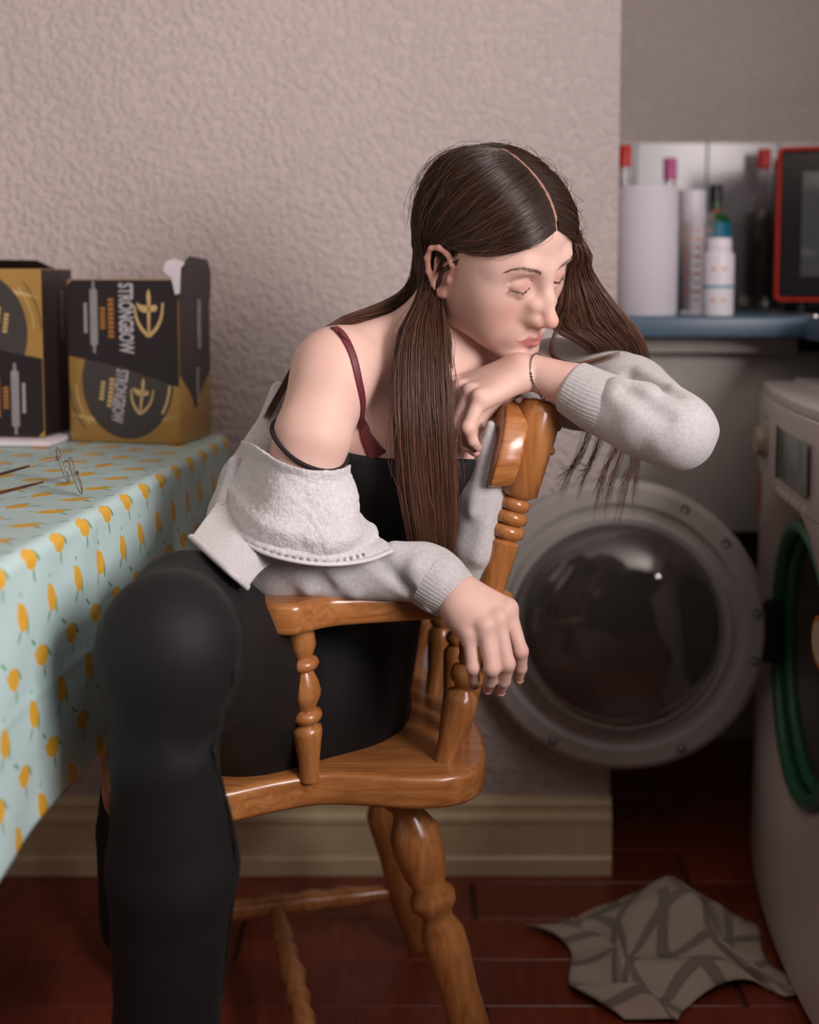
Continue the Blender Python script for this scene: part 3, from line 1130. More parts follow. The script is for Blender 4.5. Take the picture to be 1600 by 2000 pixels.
# ---- spectacles lying on the cloth
M['wire'] = plain('silver_wire', (.45, .40, .36), .25, 1.0, noise_amt=.03)
M['tortoise'] = plain('tortoiseshell', (.07, .022, .008), .25, noise_amt=.9, nscale=60)
t = NT('spectacle_lens'); t.put(t.b.inputs['Base Color'], t.ramp(t.noise(t.coord('Object'), 5), [(0, (.93, .95, .96)), (1, (.97, .97, .98))])); t.set(Roughness=.02, Transmission_Weight=1.0, IOR=1.1, Specular_IOR_Level=.8)
M['lens'] = t.m
lf, ln_ = P(123, 932, 1.455), P(148, 950, 1.375)
LR = .0215
gax = nrm(ln_ - lf)
gn = nrm(np.cross(gax, A(0, 0, 1)) * -1 + A(0, 0, .28))
if gn[0] < 0: gn = -gn
gn = nrm(gn - gax * (gn @ gax))
gup = np.cross(gn, gax)
if gup[2] < 0: gup = -gup
zlow = TOPZ + .0016
lf = lf + A(0, 0, zlow - (lf[2] - LR * gup[2]))
ln_ = ln_ + A(0, 0, zlow - (ln_[2] - LR * gup[2]))
GL = empty('spectacles', tuple((lf + ln_) / 2 * A(1, 1, 0) + A(0, 0, TOPZ)))
goff = np.array(GL.location)


def gb_(mb, name, mat):
    mb.v = [tuple(np.array(p) - goff) for p in mb.v]
    return mb.build(name, mat, GL)


for c in (lf, ln_):
    cc = [c + LR * (math.cos(a) * gax + math.sin(a) * gup) for a in np.linspace(0, 2 * PI, 40, endpoint=False)]
    gb_(MB().tube(cc, .0011, 8, True), 'lens_rim', M['wire'])
    gb_(MB().lathe([(.0003, -.0006), (LR, -.0005), (LR, .0005), (.0003, .0006)], c, gn, 40, False), 'lens', M['lens'])
mid = (lf + ln_) / 2 + gup * .010 + gn * .003
gb_(MB().tube(catmull([lf + gax * LR * .9 + gup * .006, mid, ln_ - gax * LR * .9 + gup * .006], 12), .0011, 8), 'bridge', M['wire'])
for c, sg, tip in ((lf, -1, P(-60, 968, 1.44)), (ln_, 1, P(-60, 1010, 1.325))):
    h0 = c + sg * gax * (LR + .003) + gup * .006
    tip = np.array([tip[0], tip[1], TOPZ + .003])
    gb_(MB().tube(catmull([h0, h0 * .7 + tip * .3, h0 * .65 + tip * .35], 8), .0012, 8), 'hinge_arm', M['wire'])
    gb_(MB().tube(catmull([h0 * .68 + tip * .32, h0 * .35 + tip * .65, tip], 16), np.linspace(.0014, .0022, 16), 8), 'temple_arm', M['tortoise'])
    gb_(MB().box(h0 - gn * .001, (.004, .004, .006), bev=.0008), 'hinge', M['wire'])
tag(GL, 'round wire spectacles with tortoiseshell arms lying on the lemon cloth', 'spectacles')

# ================================================================== CHAIR
CHA = math.radians(13)
CF = A(-math.cos(CHA), -math.sin(CHA), 0)     # forward
CN = A(math.sin(CHA), -math.cos(CHA), 0)      # towards the camera side
CO = A(-.158, 1.555, 0)
CHR = empty('wooden_armchair', tuple(CO))
SZ = .46


def cp(u, v, z):
    return CF * u + CN * v + A(0, 0, z)


def cw(u, v, z):
    return CO + cp(u, v, z)


def cbuild(mb, name, mat, parent=CHR, **k):
    mb.v = [tuple(cp(*p)) for p in mb.v]
    return mb.build(name, mat, parent, **k)


# seat: waisted outline with a rounded rear
half = [(.235, 0.0), (.235, .10), (.228, .17), (.205, .212), (.16, .226), (.10, .222), (.04, .205), (-.01, .198), (-.06, .212), (-.11, .232), (-.155, .236), (-.19, .222), (-.215, .18), (-.232, .10), (-.238, 0.0)]
hs = catmull(half, 60)
outl = [(a, b) for a, b in hs] + [(a, -b) for a, b in hs[::-1][1:-1]]
st_ = MB().prism(outl[::-1], SZ - .040, SZ, bev=.009, seg=4)
st_.v = [(a, b, c - (.010 * max(0, 1 - (a / .17) ** 2) * max(0, 1 - (b / .17) ** 2) if c > SZ - .01 else 0)) for a, b, c in st_.v]
seat = cbuild(st_, 'seat', M['chair'], angle=40)

# turned profiles: (radius, fraction)
ARM_POST = [(.0165, 0), (.017, .12), (.021, .22), (.0245, .30), (.0235, .335), (.015, .355), (.0155, .365), (.024, .385), (.0265, .41), (.024, .435), (.0155, .45), (.018, .47), (.0255, .53), (.0265, .56), (.0235, .62), (.017, .675), (.0155, .69), (.024, .71), (.0265, .735), (.024, .76), (.016, .775), (.019, .80), (.0235, .85), (.0215, .93), (.016, 1.0)]
ARM_POST = [(r_ * .72 if .1 < t_ < .95 else r_ * .72, t_) for r_, t_ in ARM_POST]
STILE = [(.018, 0), (.019, .06), (.026, .13), (.028, .165), (.026, .195), (.0165, .205), (.0165, .215), (.027, .228), (.029, .245), (.027, .262), (.018, .272), (.022, .29), (.0285, .325), (.029, .345), (.026, .375), (.017, .39), (.0175, .41), (.0195, .50), (.0225, .60), (.0235, .665), (.018, .675), (.027, .682), (.0295, .696), (.027, .710), (.0175, .714), (.026, .720), (.0285, .734), (.026, .747), (.0175, .751), (.0245, .757), (.0265, .770), (.0245, .782), (.0185, .786), (.0255, .80), (.0285, .90), (.0285, .965), (.025, .988), (.016, .998), (.004, 1.0)]
STILE = [(r_ * (.74 if t_ < .5 else .80 if t_ < .67 else .70 if t_ < .79 else .92), t_ - (.055 if .6 < t_ < .9 else 0)) for r_, t_ in STILE]
SPIN = [(.011, 0), (.012, .10), (.017, .20), (.018, .235), (.012, .26), (.017, .275), (.0175, .29), (.012, .31), (.016, .37), (.0165, .39), (.011, .43), (.011, .60), (.013, .75), (.011, .9), (.011, 1.0)]

lean = math.tan(math.radians(15.5))


def back_pt(v, z, base=-.162):
    return (base - (z - SZ) * lean, v, z)


STZ = .885
for sg in (1, -1):
    p0, p1 = A(*back_pt(.188 * sg, SZ - .006)), A(*back_pt(.188 * sg, STZ))
    o_ = cbuild(MB().turned(p0, p1, STILE, 28), 'back_post', M['chair_v'], angle=60)
    for fz_ in (.86, .925):
        q = p0 + (p1 - p0) * fz_
        cbuild(MB().lathe([(.0055, 0), (.0055, .003), (.003, .0055), (.0003, .006)], tuple(q + A(-.0222, .0095 * sg, 0)), (-1, .35 * sg, .2), 14, False), 'peg', M['chair_v'], o_)
# spindles follow the curved rear of the seat, up into the crest
for v_ in (.128, .043, -.043, -.128):
    b_ = -.196 - .010 * (1 - (v_ / .13) ** 2)
    p0 = A(b_, v_, SZ - .006)
    p1 = A(*back_pt(v_, STZ - .06, -.150))
    cbuild(MB().turned(p0, p1, SPIN, 18), 'back_spindle', M['chair_v'], angle=60)
# crest rail: rounded board in front of the posts
cr = []
L_ = .222
zc0, zc1 = STZ - .098, STZ + .008
top = catmull([(-L_, zc0 + .030), (-L_ + .006, zc0 + .058), (-L_ + .030, zc0 + .088), (-L_ + .07, zc1 - .010), (-.08, zc1 + .004), (0, zc1 + .006), (.08, zc1 + .004), (L_ - .07, zc1 - .010), (L_ - .030, zc0 + .088), (L_ - .006, zc0 + .058), (L_, zc0 + .030)], 60)
bot = catmull([(L_, zc0 + .030), (L_ - .004, zc0 + .008), (L_ - .02, zc0 - .002), (L_ - .06, zc0 + .004), (.08, zc0 + .012), (0, zc0 + .014), (-.08, zc0 + .012), (-L_ + .06, zc0 + .004), (-L_ + .02, zc0 - .002), (-L_ + .004, zc0 + .008), (-L_, zc0 + .030)], 50)
outl = [tuple(x_) for x_ in top] + [tuple(x_) for x_ in bot[1:-1]]
cm = MB().prism(outl[::-1], 0.0, .030, ax=(1, 2, 0), bev=.004, seg=3)
nv = []
for a, b, c in cm.v:
    bow = -.012 * (1 - (b / L_) ** 2)
    nv.append((-.150 + .006 - (c - SZ) * lean + a + bow, b, c))
cm.v = nv
cbuild(cm, 'crest_rail', M['chair'], angle=40)

# arms
AZ = .674
for sg in (1, -1):
    arm2 = [(.062, .205), (.060, .228), (.045, .246), (.022, .250), (.000, .238), (-.03, .226), (-.10, .224), (-.19, .222), (-.232, .216), (-.238, .200), (-.225, .186), (-.17, .184), (-.10, .183), (-.04, .183), (-.005, .178), (.022, .172), (.046, .178), (.060, .190)]
    o2 = catmull(arm2 + [arm2[0]], 90)[:-1]
    am = MB().prism([(a, b * sg) for a, b in o2], AZ - .036, AZ, bev=.008, seg=4)
    am.v = [(a, b, c - .010 * max(0, -a) / .2 if c > AZ - .02 else c) for a, b, c in am.v]
    cbuild(am, 'armrest', M['chair'], angle=45)
    cbuild(MB().turned((.000, .196 * sg, SZ - .006), (.012, .206 * sg, AZ - .030), ARM_POST, 28), 'arm_post', M['chair_v'], angle=60)
# legs
LEG = [(.017, 0), (.019, .06), (.024, .15), (.0255, .25), (.024, .40), (.027, .50), (.027, .56), (.019, .60), (.0185, .62), (.0275, .645), (.0285, .67), (.020, .70), (.026, .73), (.0315, .80), (.030, .86), (.020, .90), (.0185, .92), (.026, .94), (.026, .97), (.020, 1.0)]
feet = {}
for u0, uf, nm in ((.150, .205, 'f'), (-.115, -.225, 'r')):
    for sg in (1, -1):
        p1, p0 = A(u0, .148 * sg, SZ - .038), A(uf, .205 * sg, .001)
        feet[nm, sg] = (p0, p1)
        cbuild(MB().turned(p0, p1, LEG, 24), 'leg', M['chair_v'], angle=60)
STRE = [(.008, 0), (.011, .12), (.016, .25), (.012, .30), (.017, .36), (.013, .42), (.019, .5), (.013, .58), (.017, .64), (.012, .70), (.016, .75), (.011, .88), (.008, 1.0)]
mids = {}
for sg in (1, -1):
    a = feet['f', sg][0] * .76 + feet['f', sg][1] * .24
    b = feet['r', sg][0] * .76 + feet['r', sg][1] * .24
    cbuild(MB().turned(a, b, STRE, 18), 'stretcher', M['chair_v'], angle=60)
    mids[sg] = (a + b) / 2
cbuild(MB().turned(mids[1], mids[-1], STRE, 18), 'stretcher', M['chair_v'], angle=60)
tag(CHR, 'honey coloured wooden armchair with turned posts and a curved crest rail', 'chair')

# ================================================================== CHECKED CLOTH ON THE FLOOR
def rag_mat():
    t = NT('checked_cotton')
    uvn = t.n('ShaderNodeUVMap')
    sep = t.n('ShaderNodeSeparateXYZ')
    t.l(uvn.outputs[0], sep.inputs[0])
    def stripe(x):
        fr_ = t.math('FRACT', t.math('MULTIPLY', x, 14.0))
        return t.math('LESS_THAN', fr_, .22)
    g = t.math('MAXIMUM', stripe(sep.outputs[0]), stripe(sep.outputs[1]))
    t.put(t.b.inputs['Base Color'], t.mix(g, (.44, .38, .32), (.22, .19, .165)))
    t.set(Roughness=.9)
    return t.m


n_ = 70
gx, gy = np.meshgrid(np.linspace(-.20, .20, n_), np.linspace(-.17, .17, n_), indexing='ij')
hz = .016 + .020 * np.sin(gx * 26 + 3 * np.sin(gy * 14)) * np.sin(gy * 22 + 1.3) + .018 * np.sin(gx * 41 + gy * 33) + .028 * np.exp(-((gx - .05) ** 2 + (gy - .02) ** 2) / .012)
hz = np.clip(hz, .004, None)
edge = np.clip((.2 - np.maximum(np.abs(gx), np.abs(gy) * 1.17)) / .05, 0, 1)
hz = .004 + (hz - .004) * (.25 + .75 * edge)
gx2 = gx * .80 + .02 * np.sin(gy * 25) + .02 * np.sin(gx * 30)
gy2 = gy * .80 + .025 * np.sin(gx * 21 + 1)
me = meshq('checked_cloth', np.stack([gx2, gy2, hz], -1).reshape(-1, 3), grid_faces(n_, n_))
uvl = me.uv_layers.new(name='u')
vi = np.zeros(len(me.loops), np.int32)
me.loops.foreach_get('vertex_index', vi)
uvl.data.foreach_set('uv', np.stack([gx.ravel()[vi] + .5, gy.ravel()[vi] + .5], -1).astype(np.float32).ravel())
rag = link('checked_cloth', me, rag_mat(), None, True, (P(1290, 1910, 1.80)[0], 1.78, .002))
rag.rotation_euler = (0, 0, .3)
sm = rag.modifiers.new('thickness', 'SOLIDIFY'); sm.thickness = .0015; sm.offset = 1
tag(rag, 'crumpled checked cloth lying on the floor by the washing machine', 'cloth')
# ================================================================== SDF SCULPTING
def sd_rc(p, a, b, r1, r2):
    """round cone"""
    ba = b - a
    l2 = ba @ ba
    rr = r1 - r2
    a2 = l2 - rr * rr
    if a2 <= 0:
        return np.minimum(np.linalg.norm(p - a, axis=-1) - r1, np.linalg.norm(p - b, axis=-1) - r2)
    il2 = 1.0 / l2
    pa = p - a
    y = pa @ ba
    z = y - l2
    x2 = ((pa * l2 - ba * y[..., None]) ** 2).sum(-1)
    y2 = y * y * l2
    z2 = z * z * l2
    k = np.sign(rr) * rr * rr * x2
    d = (np.sqrt(x2 * a2 * il2) + y * rr) * il2 - r1
    d = np.where(np.sign(z) * a2 * z2 > k, np.sqrt(x2 + z2) * il2 - r2, d)
    d = np.where(np.sign(y) * a2 * y2 < k, np.sqrt(x2 + y2) * il2 - r1, d)
    return d


def sd_el(p, c, r, R):
    q = (p - c) @ R
    k0 = np.sqrt(((q / r) ** 2).sum(-1))
    k1 = np.sqrt(((q / (r * r)) ** 2).sum(-1)) + 1e-9
    return k0 * (k0 - 1.0) / k1


def smin(a, b, k):
    if k <= 1e-6:
        return np.minimum(a, b)
    h = np.clip(.5 + .5 * (b - a) / k, 0, 1)
    return b * (1 - h) + a * h - k * h * (1 - h)


I3 = np.eye(3)


class Sdf:
    """list of groups; each group a list of primitives (fn, centre, bounding radius, op, k)"""

    def __init__(s):
        s.groups = []

    def group(s, k=.001):
        s.groups.append((k, []))
        return s

    def _add(s, fn, c, R, op, k):
        s.groups[-1][1].append((fn, np.asarray(c, float), R, op, k))
        return s

    def rc(s, a, b, r1, r2, k=.01, op='u'):
        a, b = np.asarray(a, float), np.asarray(b, float)
        if np.linalg.norm(a - b) < 1e-6:
            b = b + A(0, 0, 1e-4)
        return s._add(lambda p: sd_rc(p, a, b, r1, r2), (a + b) / 2, np.linalg.norm(b - a) / 2 + max(r1, r2), op, k)

    def chain(s, pts, rad, k=.01, op='u'):
        for i in range(len(pts) - 1):
            s.rc(pts[i], pts[i + 1], rad[i], rad[i + 1], k if i == 0 else min(k, .012) if op == 'u' and k > .03 else min(k, .004) if op == 'u' else k, op)
        return s

    def el(s, c, r, R=I3, k=.01, op='u'):
        c, r = np.asarray(c, float), np.asarray(r, float)
        return s._add(lambda p: sd_el(p, c, r, R), c, float(r.max()), op, k)

    def fnc(s, fn, c, R, op, k):
        return s._add(fn, c, R, op, k)

    def ev(s, pts, bc=None, hd=0.0):
        """pts (B, n, 3) with block centres bc (B,3), half-diagonal hd; or bc None for all"""
        tot = np.full(pts.shape[:-1], 1e3)
        for kg, prims in s.groups:
            d = np.full(pts.shape[:-1], 1e3)
            for fn, c, R, op, k in prims:
                if bc is not None:
                    m = np.nonzero(((bc - c) ** 2).sum(-1) < (R + hd * 2.05 + k * 1.5 + .006) ** 2)[0]
                    if len(m) == 0:
                        continue
                    x = fn(pts[m])
                    e = d[m]
                else:
                    x = fn(pts)
                    e = d
                if op == 'u':
                    e = smin(e, x, k)
                elif op == 's':
                    e = -smin(-e, x, k)
                elif op == 'i':
                    e = -smin(-e, -x, k)
                elif op == 'd':
                    e = e + x
                if bc is not None:
                    d[m] = e
                else:
                    d = e
            tot = smin(tot, d, kg)
        return tot

    def at(s, p):
        p = np.asarray(p, float)
        return s.ev(p.reshape(1, -1, 3)).reshape(p.shape[:-1])

    def bounds(s, pad=.01):
        lo = np.min([c - R for _, pr in s.groups for f, c, R, op, k in pr if op == 'u'], 0) - pad
        hi = np.max([c + R for _, pr in s.groups for f, c, R, op, k in pr if op == 'u'], 0) + pad
        return lo, hi

    def hit(s, px, py, t0=.8, t1=2.2):
        """first surface point seen along a line of sight"""
        d = FV + RV * (px - CX) / FPX - UV * (py - CY) / FPX
        d = nrm(d)
        t = t0
        for _ in range(120):
            x = float(s.at((C0 + d * t)[None])[0])
            if x < .0003:
                return C0 + d * t
            t += max(x * .8, .0004)
            if t > t1:
                return None
        return C0 + d * t

    def normal(s, p, e=.0015):
        p = np.asarray(p, float)
        g = np.stack([s.at(p + e * I3[i]) - s.at(p - e * I3[i]) for i in range(3)], -1)
        return g / (np.linalg.norm(g, axis=-1, keepdims=True) + 1e-12)

    def mesh(s, h, lo=None, hi=None, N=8):
        """surface nets on the sparse blocks that the surface passes through"""
        if lo is None:
            lo, hi = s.bounds()
        B = h * N
        nb = np.ceil((hi - lo) / B).astype(int)
        G = np.stack(np.meshgrid(*[np.arange(n) for n in nb], indexing='ij'), -1).reshape(-1, 3)
        bc = lo + (G + .5) * B
        hd = B * math.sqrt(3) / 2
        keep = []
        for i in range(0, len(bc), 20000):
            c = bc[i:i + 20000]
            d = s.ev(c[:, None, :], c, hd * 2.0)[:, 0]
            keep.append(np.abs(d) < hd * 1.75)
        G = G[np.concatenate(keep)]
        bc = lo + (G + .5) * B
        loc = np.stack(np.meshgrid(*[np.arange(N + 1)] * 3, indexing='ij'), -1).reshape(-1, 3)
        V, KEY, QA, QS = [], [], [], []
        dims = nb * N + 2
        def key(ijk):
            return (ijk[..., 0] * dims[1] + ijk[..., 1]) * dims[2] + ijk[..., 2]
        corner = np.array([(i, j, k) for i in (0, 1) for j in (0, 1) for k in (0, 1)])
        edges = [(a, b) for a in range(8) for b in range(a + 1, 8) if np.abs(corner[a] - corner[b]).sum() == 1]
        for i in range(0, len(G), 1500):
            g = G[i:i + 1500]
            pts = lo + (g[:, None, :] * N + loc[None]) * h
            D = s.ev(pts, bc[i:i + 1500], hd).reshape(len(g), N + 1, N + 1, N + 1)
            D = np.where(np.abs(D) < 1e-9, 1e-9, D)
            cv = np.stack([D[:, a:a + N, b:b + N, c:c + N] for a, b, c in corner], -1)
            sg = cv < 0
            act = sg.any(-1) & ~sg.all(-1)
            w = np.nonzero(act)
            c8 = cv[w]
            num = np.zeros((len(c8), 3))
            cnt = np.zeros(len(c8))
            for a, b in edges:
                m = (c8[:, a] < 0) != (c8[:, b] < 0)
                t = c8[m, a] / (c8[m, a] - c8[m, b])
                num[m] += corner[a] + t[:, None] * (corner[b] - corner[a])
                cnt[m] += 1
            cell = g[w[0]] * N + np.stack(w[1:], -1)
            V.append(lo + (cell + num / cnt[:, None]) * h)
            KEY.append(key(cell))
            for ax in range(3):
                sl0 = [slice(None)] + [slice(0, N)] * 3
                sl1 = list(sl0)
                sl1[ax + 1] = slice(1, N + 1)
                a0, a1 = D[tuple(sl0)], D[tuple(sl1)]
                w2 = np.nonzero((a0 < 0) != (a1 < 0))
                ce = g[w2[0]] * N + np.stack(w2[1:], -1)
                o1, o2 = np.zeros(3, int), np.zeros(3, int)
                o1[(ax + 1) % 3] = 1
                o2[(ax + 2) % 3] = 1
                q = np.stack([ce, ce - o1, ce - o1 - o2, ce - o2], 1)
                ok = (q >= 0).all((1, 2))
                flip = (a0[w2] < 0)
                q = np.where(flip[:, None, None], q, q[:, ::-1])
                QA.append(key(q[ok]))
        V = np.concatenate(V)
        KEY = np.concatenate(KEY)
        QA = np.concatenate(QA)
        od = np.argsort(KEY)
        KS = KEY[od]
        ix = np.searchsorted(KS, QA)
        ix = np.minimum(ix, len(KS) - 1)
        good = (KS[ix] == QA).all(1)
        return V[od], ix[good]


def relax(v, q, it=1, lam=.5):
    """light Laplacian smoothing of a quad mesh"""
    e = np.concatenate([q[:, [0, 1]], q[:, [1, 2]], q[:, [2, 3]], q[:, [3, 0]]])
    for _ in range(it):
        acc = np.zeros_like(v)
        cnt = np.zeros(len(v))
        np.add.at(acc, e[:, 0], v[e[:, 1]])
        np.add.at(acc, e[:, 1], v[e[:, 0]])
        np.add.at(cnt, e[:, 0], 1)
        np.add.at(cnt, e[:, 1], 1)
        m = acc / np.maximum(cnt, 1)[:, None]
        v = v * (1 - lam) + m * lam
    return v


def vcol(me, name, col):
    a = me.attributes.new(name, 'FLOAT_COLOR', 'POINT')
    c = np.ones((len(me.vertices), 4), np.float32)
    c[:, :3] = col
    a.data.foreach_set('color', c.ravel())


def fbm(p, f, seed=0, oct_=3):
    """cheap smooth pseudo noise from rotated sines"""
    r = np.random.default_rng(seed)
    o = np.zeros(p.shape[:-1])
    amp, tot = 1.0, 0.0
    for i in range(oct_):
        for j in range(3):
            d = nrm(r.normal(size=3)) * f
            d2 = nrm(r.normal(size=3)) * f * .7
            o += amp * np.sin(p @ d + r.uniform(0, 6) + 1.3 * np.sin(p @ d2 + r.uniform(0, 6))) / 3
        tot += amp
        amp *= .5
        f *= 2.1
    return o / tot


# ================================================================== THE PERSON: pose
def head_mat(yaw, p, r):
    fw = A(math.sin(yaw) * math.cos(p), -math.cos(yaw) * math.cos(p), -math.sin(p))
    rt = nrm(np.cross(fw, A(0, 0, 1)))
    up = np.cross(rt, fw)
    return np.stack([math.cos(r) * rt + math.sin(r) * up, fw, -math.sin(r) * rt + math.cos(r) * up], 1)


HM = head_mat(math.radians(45.0), math.radians(25.5), math.radians(-13.0))
HS = .972
HC = P(961.0, 547.0, 1.46) if False else A(.0955 * 1.46 / 1.42, 1.46, CAMH + (1.0598 - CAMH) * 1.46 / 1.42)


def hw(x, y, z):
    return HC + HM @ (HS * A(x, y, z))


SK = Sdf()
# ---- torso, neck, shoulders
NB = P(858, 712, 1.52)
RS = P(650, 728, 1.405)
LS = P(1112, 752, 1.60)
PEL = P(640, 1330, 1.56)
SK.group(.006)
spine = [PEL, P(690, 1120, 1.55), P(770, 930, 1.545), P(835, 790, 1.54)]
SK.chain(spine, [.105, .092, .100, .085], .03)
SK.el(P(790, 880, 1.52), A(.135, .085, .145), Ry(-.28) @ Rz(.30), .04)
SK.rc(P(665, 715, 1.435), NB, .036, .044, .03)
SK.rc(P(1060, 745, 1.575), NB, .040, .044, .03)
SK.rc(P(690, 698, 1.44), P(815, 655, 1.52), .032, .036, .03)
SK.el(P(740, 870, 1.455), A(.062, .052, .060), I3, .035)
SK.el(P(905, 890, 1.475), A(.062, .052, .060), I3, .035)
SK.rc(P(690, 700, 1.405), P(845, 735, 1.475), .0085, .0075, .025)       # collar bone
SK.rc(hw(0, -.035, -.045), NB + A(0, 0, -.01), .052, .056, .03)          # neck
SK.rc(hw(.050, -.028, -.055), P(868, 742, 1.475), .010, .009, .018)      # neck muscle
# right arm (the one on the armrest)
ELB = P(545, 1100, 1.375)
WRI = P(892, 1166, 1.335)
SK.el(RS, A(.044, .045, .048), I3, .03)
SK.chain([RS, P(611, 850, 1.375), ELB], [.042, .0435, .034], .02)
SK.chain([ELB, P(650, 1116, 1.372), P(800, 1122, 1.358), WRI], [.032, .0265, .0235, .0235], .012)
# left arm (on the chair back)
ELB2 = P(1320, 842, 1.350)
WRI2 = P(1042, 727, 1.425)
SK.chain([LS, P(1228, 782, 1.48), ELB2], [.044, .036, .027], .02)
SK.chain([ELB2, P(1240, 808, 1.370), P(1120, 756, 1.405), WRI2], [.027, .029, .0270, .0205], .012)

# ---- right hand, hanging over the armrest
SK.group(.006)
kn = [P(917, 1240, 1.300), P(947, 1224, 1.296), P(972, 1210, 1.302), P(992, 1190, 1.318)]
pip = [P(924, 1305, 1.290), P(961, 1307, 1.282), P(991, 1297, 1.286), P(1017, 1272, 1.304)]
dip = [P(926, 1326, 1.300), P(957, 1331, 1.294), P(984, 1330, 1.297), P(1017, 1304, 1.312)]
tip = [P(923, 1338, 1.315), P(951, 1346, 1.309), P(976, 1351, 1.310), P(1012, 1327, 1.323)]
SK.rc(WRI, P(905, 1182, 1.322), .0245, .0245, .01)
for i in range(4):
    w0 = P(893 + 5 * i, 1186 - 10 * i, 1.318 + .004 * i)
    SK.rc(w0, kn[i] + A(0, .004, 0), .0165, .0118, .012)
SK.rc(P(905, 1205, 1.318), P(925, 1232, 1.312), .016, .013, .012)
for i, fr_ in enumerate((.88, 1.0, 1.03, 1.0)):
    SK.rc(kn[i], pip[i], .0092 * fr_, .0080 * fr_, .006)
    SK.rc(kn[i] + A(0, -.0025, .001), kn[i] + A(0, -.002, -.004), .0078 * fr_, .007 * fr_, .008)
    SK.el(pip[i], A(.0084, .0084, .0088) * fr_, I3, .003)
    SK.rc(pip[i], dip[i], .0080 * fr_, .0071 * fr_, .0022)
    SK.rc(dip[i], tip[i], .0071 * fr_, .0056 * fr_, .0022)
th0 = P(930, 1185, 1.355)
SK.chain([th0, P(968, 1215, 1.375), P(985, 1250, 1.378), P(990, 1285, 1.372)], [.015, .011, .0095, .008], .01)

# ---- left hand, draped over the chair back under the chin
SK.group(.0015)
kn2 = [P(937, 778, 1.388), P(919, 767, 1.402), P(899, 759, 1.420), P(886, 752, 1.440)]
pip2 = [P(914, 836, 1.378), P(890, 838, 1.396), P(874, 815, 1.416), P(866, 800, 1.44)]
dip2 = [P(922, 860, 1.384), P(906, 866, 1.399), P(884, 850, 1.42), P(874, 835, 1.445)]
tip2 = [P(931, 872, 1.392), P(927, 882, 1.405), P(905, 876, 1.424), P(892, 860, 1.448)]
SK.rc(WRI2, P(1020, 727, 1.424), .0205, .0205, .01)
for i in range(4):
    w0 = P(1020 - 3 * i, 738 - 7 * i, 1.415 + .008 * i)
    SK.rc(w0, kn2[i] + A(.004, .002, -.002), .0155, .0118, .012)
for i, fr_ in enumerate((.94, 1.0, 1.0, .98)):
    SK.rc(kn2[i], pip2[i], .0096 * fr_, .0084 * fr_, .006)
    SK.el(kn2[i] + A(-.001, -.002, .003), A(.008, .008, .007), I3, .006)
    SK.el(pip2[i], A(.0087, .0087, .009) * fr_, I3, .003)
    SK.rc(pip2[i], dip2[i], .0083 * fr_, .0072 * fr_, .0022)
    SK.rc(dip2[i], tip2[i], .0072 * fr_, .0058 * fr_, .0022)
SK.chain([P(1000, 755, 1.455), P(945, 800, 1.452), P(915, 840, 1.44), P(890, 880, 1.43)], [.015, .012, .010, .008], .01)

# ---- head
SK.group(.0012)


def hel(c, r, k, op='u', R=None):
    SK.el(hw(*c), A(*r) * HS, HM if R is None else HM @ R, k * HS, op)


def hrc(a, b, r1, r2, k, op='u'):
    SK.rc(hw(*a), hw(*b), r1 * HS, r2 * HS, k * HS, op)


hel((0, -.012, .042), (.073, .089, .078), .01)
hel((0, .036, .040), (.060, .054, .054), .03)
hel((0, .033, -.030), (.054, .058, .075), .03)
for s_ in (1, -1):
    hrc((.052 * s_, .000, -.045), (.047 * s_, .012, -.072), .014, .013, .02)
    hrc((.047 * s_, .012, -.072), (.016 * s_, .074, -.103), .013, .0125, .018)
    hel((.041 * s_, .055, -.026), (.021, .021, .019), .022)
    hel((.036 * s_, .050, -.060), (.020, .024, .028), .022)
for s_ in (1, -1):
    hel((.047 * s_, .022, -.022), (.022, .036, .046), .03)
    hel((.043 * s_, .036, .020), (.020, .030, .032), .03)
hel((0, .079, -.103), (.017, .013, .013), .014)
hel((0, .071, -.073), (.029, .024, .024), .018)
for s_ in (1, -1):
    hrc((.010 * s_, .0825, .016), (.030 * s_, .0795, .022), .0090, .0080, .018)
    hrc((.030 * s_, .0795, .022), (.050 * s_, .058, .016), .0080, .0080, .018)
    hel((.031 * s_, .1000, .000), (.0185, .0160, .0120), .014, 's')
    hel((.0305 * s_, .0735, -.003), (.0155, .0135, .0125), .0035)
    # crease above the lid
    SK.chain([hw(.0175 * s_, .0835, .001), hw(.024 * s_, .0870, .0066), hw(.032 * s_, .0875, .0082), hw(.041 * s_, .0825, .0066), hw(.047 * s_, .0755, .0015)], [.0006, .0010, .0011, .0010, .0006], .0030, 's')
    # lower lid pouch
    SK.chain([hw(.019 * s_, .0815, -.0105), hw(.030 * s_, .0835, -.0135), hw(.043 * s_, .0765, -.0105)], [.003, .0034, .003], .006)
    # slit between the lids
    SK.chain([hw(.0165 * s_, .0830, -.0062), hw(.024 * s_, .0870, -.0090), hw(.032 * s_, .0880, -.0100), hw(.040 * s_, .0835, -.0088), hw(.0465 * s_, .0755, -.0052)], [.0005, .0009, .0011, .0010, .0005], .0012, 's')
# nose
hrc((0, .0865, .010), (0, .0990, -.018), .0078, .0072, .012)
hrc((0, .0990, -.018), (0, .1095, -.0405), .0072, .0080, .010)
hel((0, .1115, -.0435), (.0088, .0092, .0082), .008)
for s_ in (1, -1):
    hel((.0112 * s_, .0990, -.0470), (.0064, .0104, .0070), .006)
    hrc((.0135 * s_, .094, -.028), (.0145 * s_, .088, -.044), .008, .007, .012)
    hel((.0066 * s_, .1025, -.0545), (.0038, .0062, .0032), .002, 's')
    # fold beside the wing
    
hrc((0, .1035, -.053), (0, .0975, -.0555), .0042, .0045, .005)
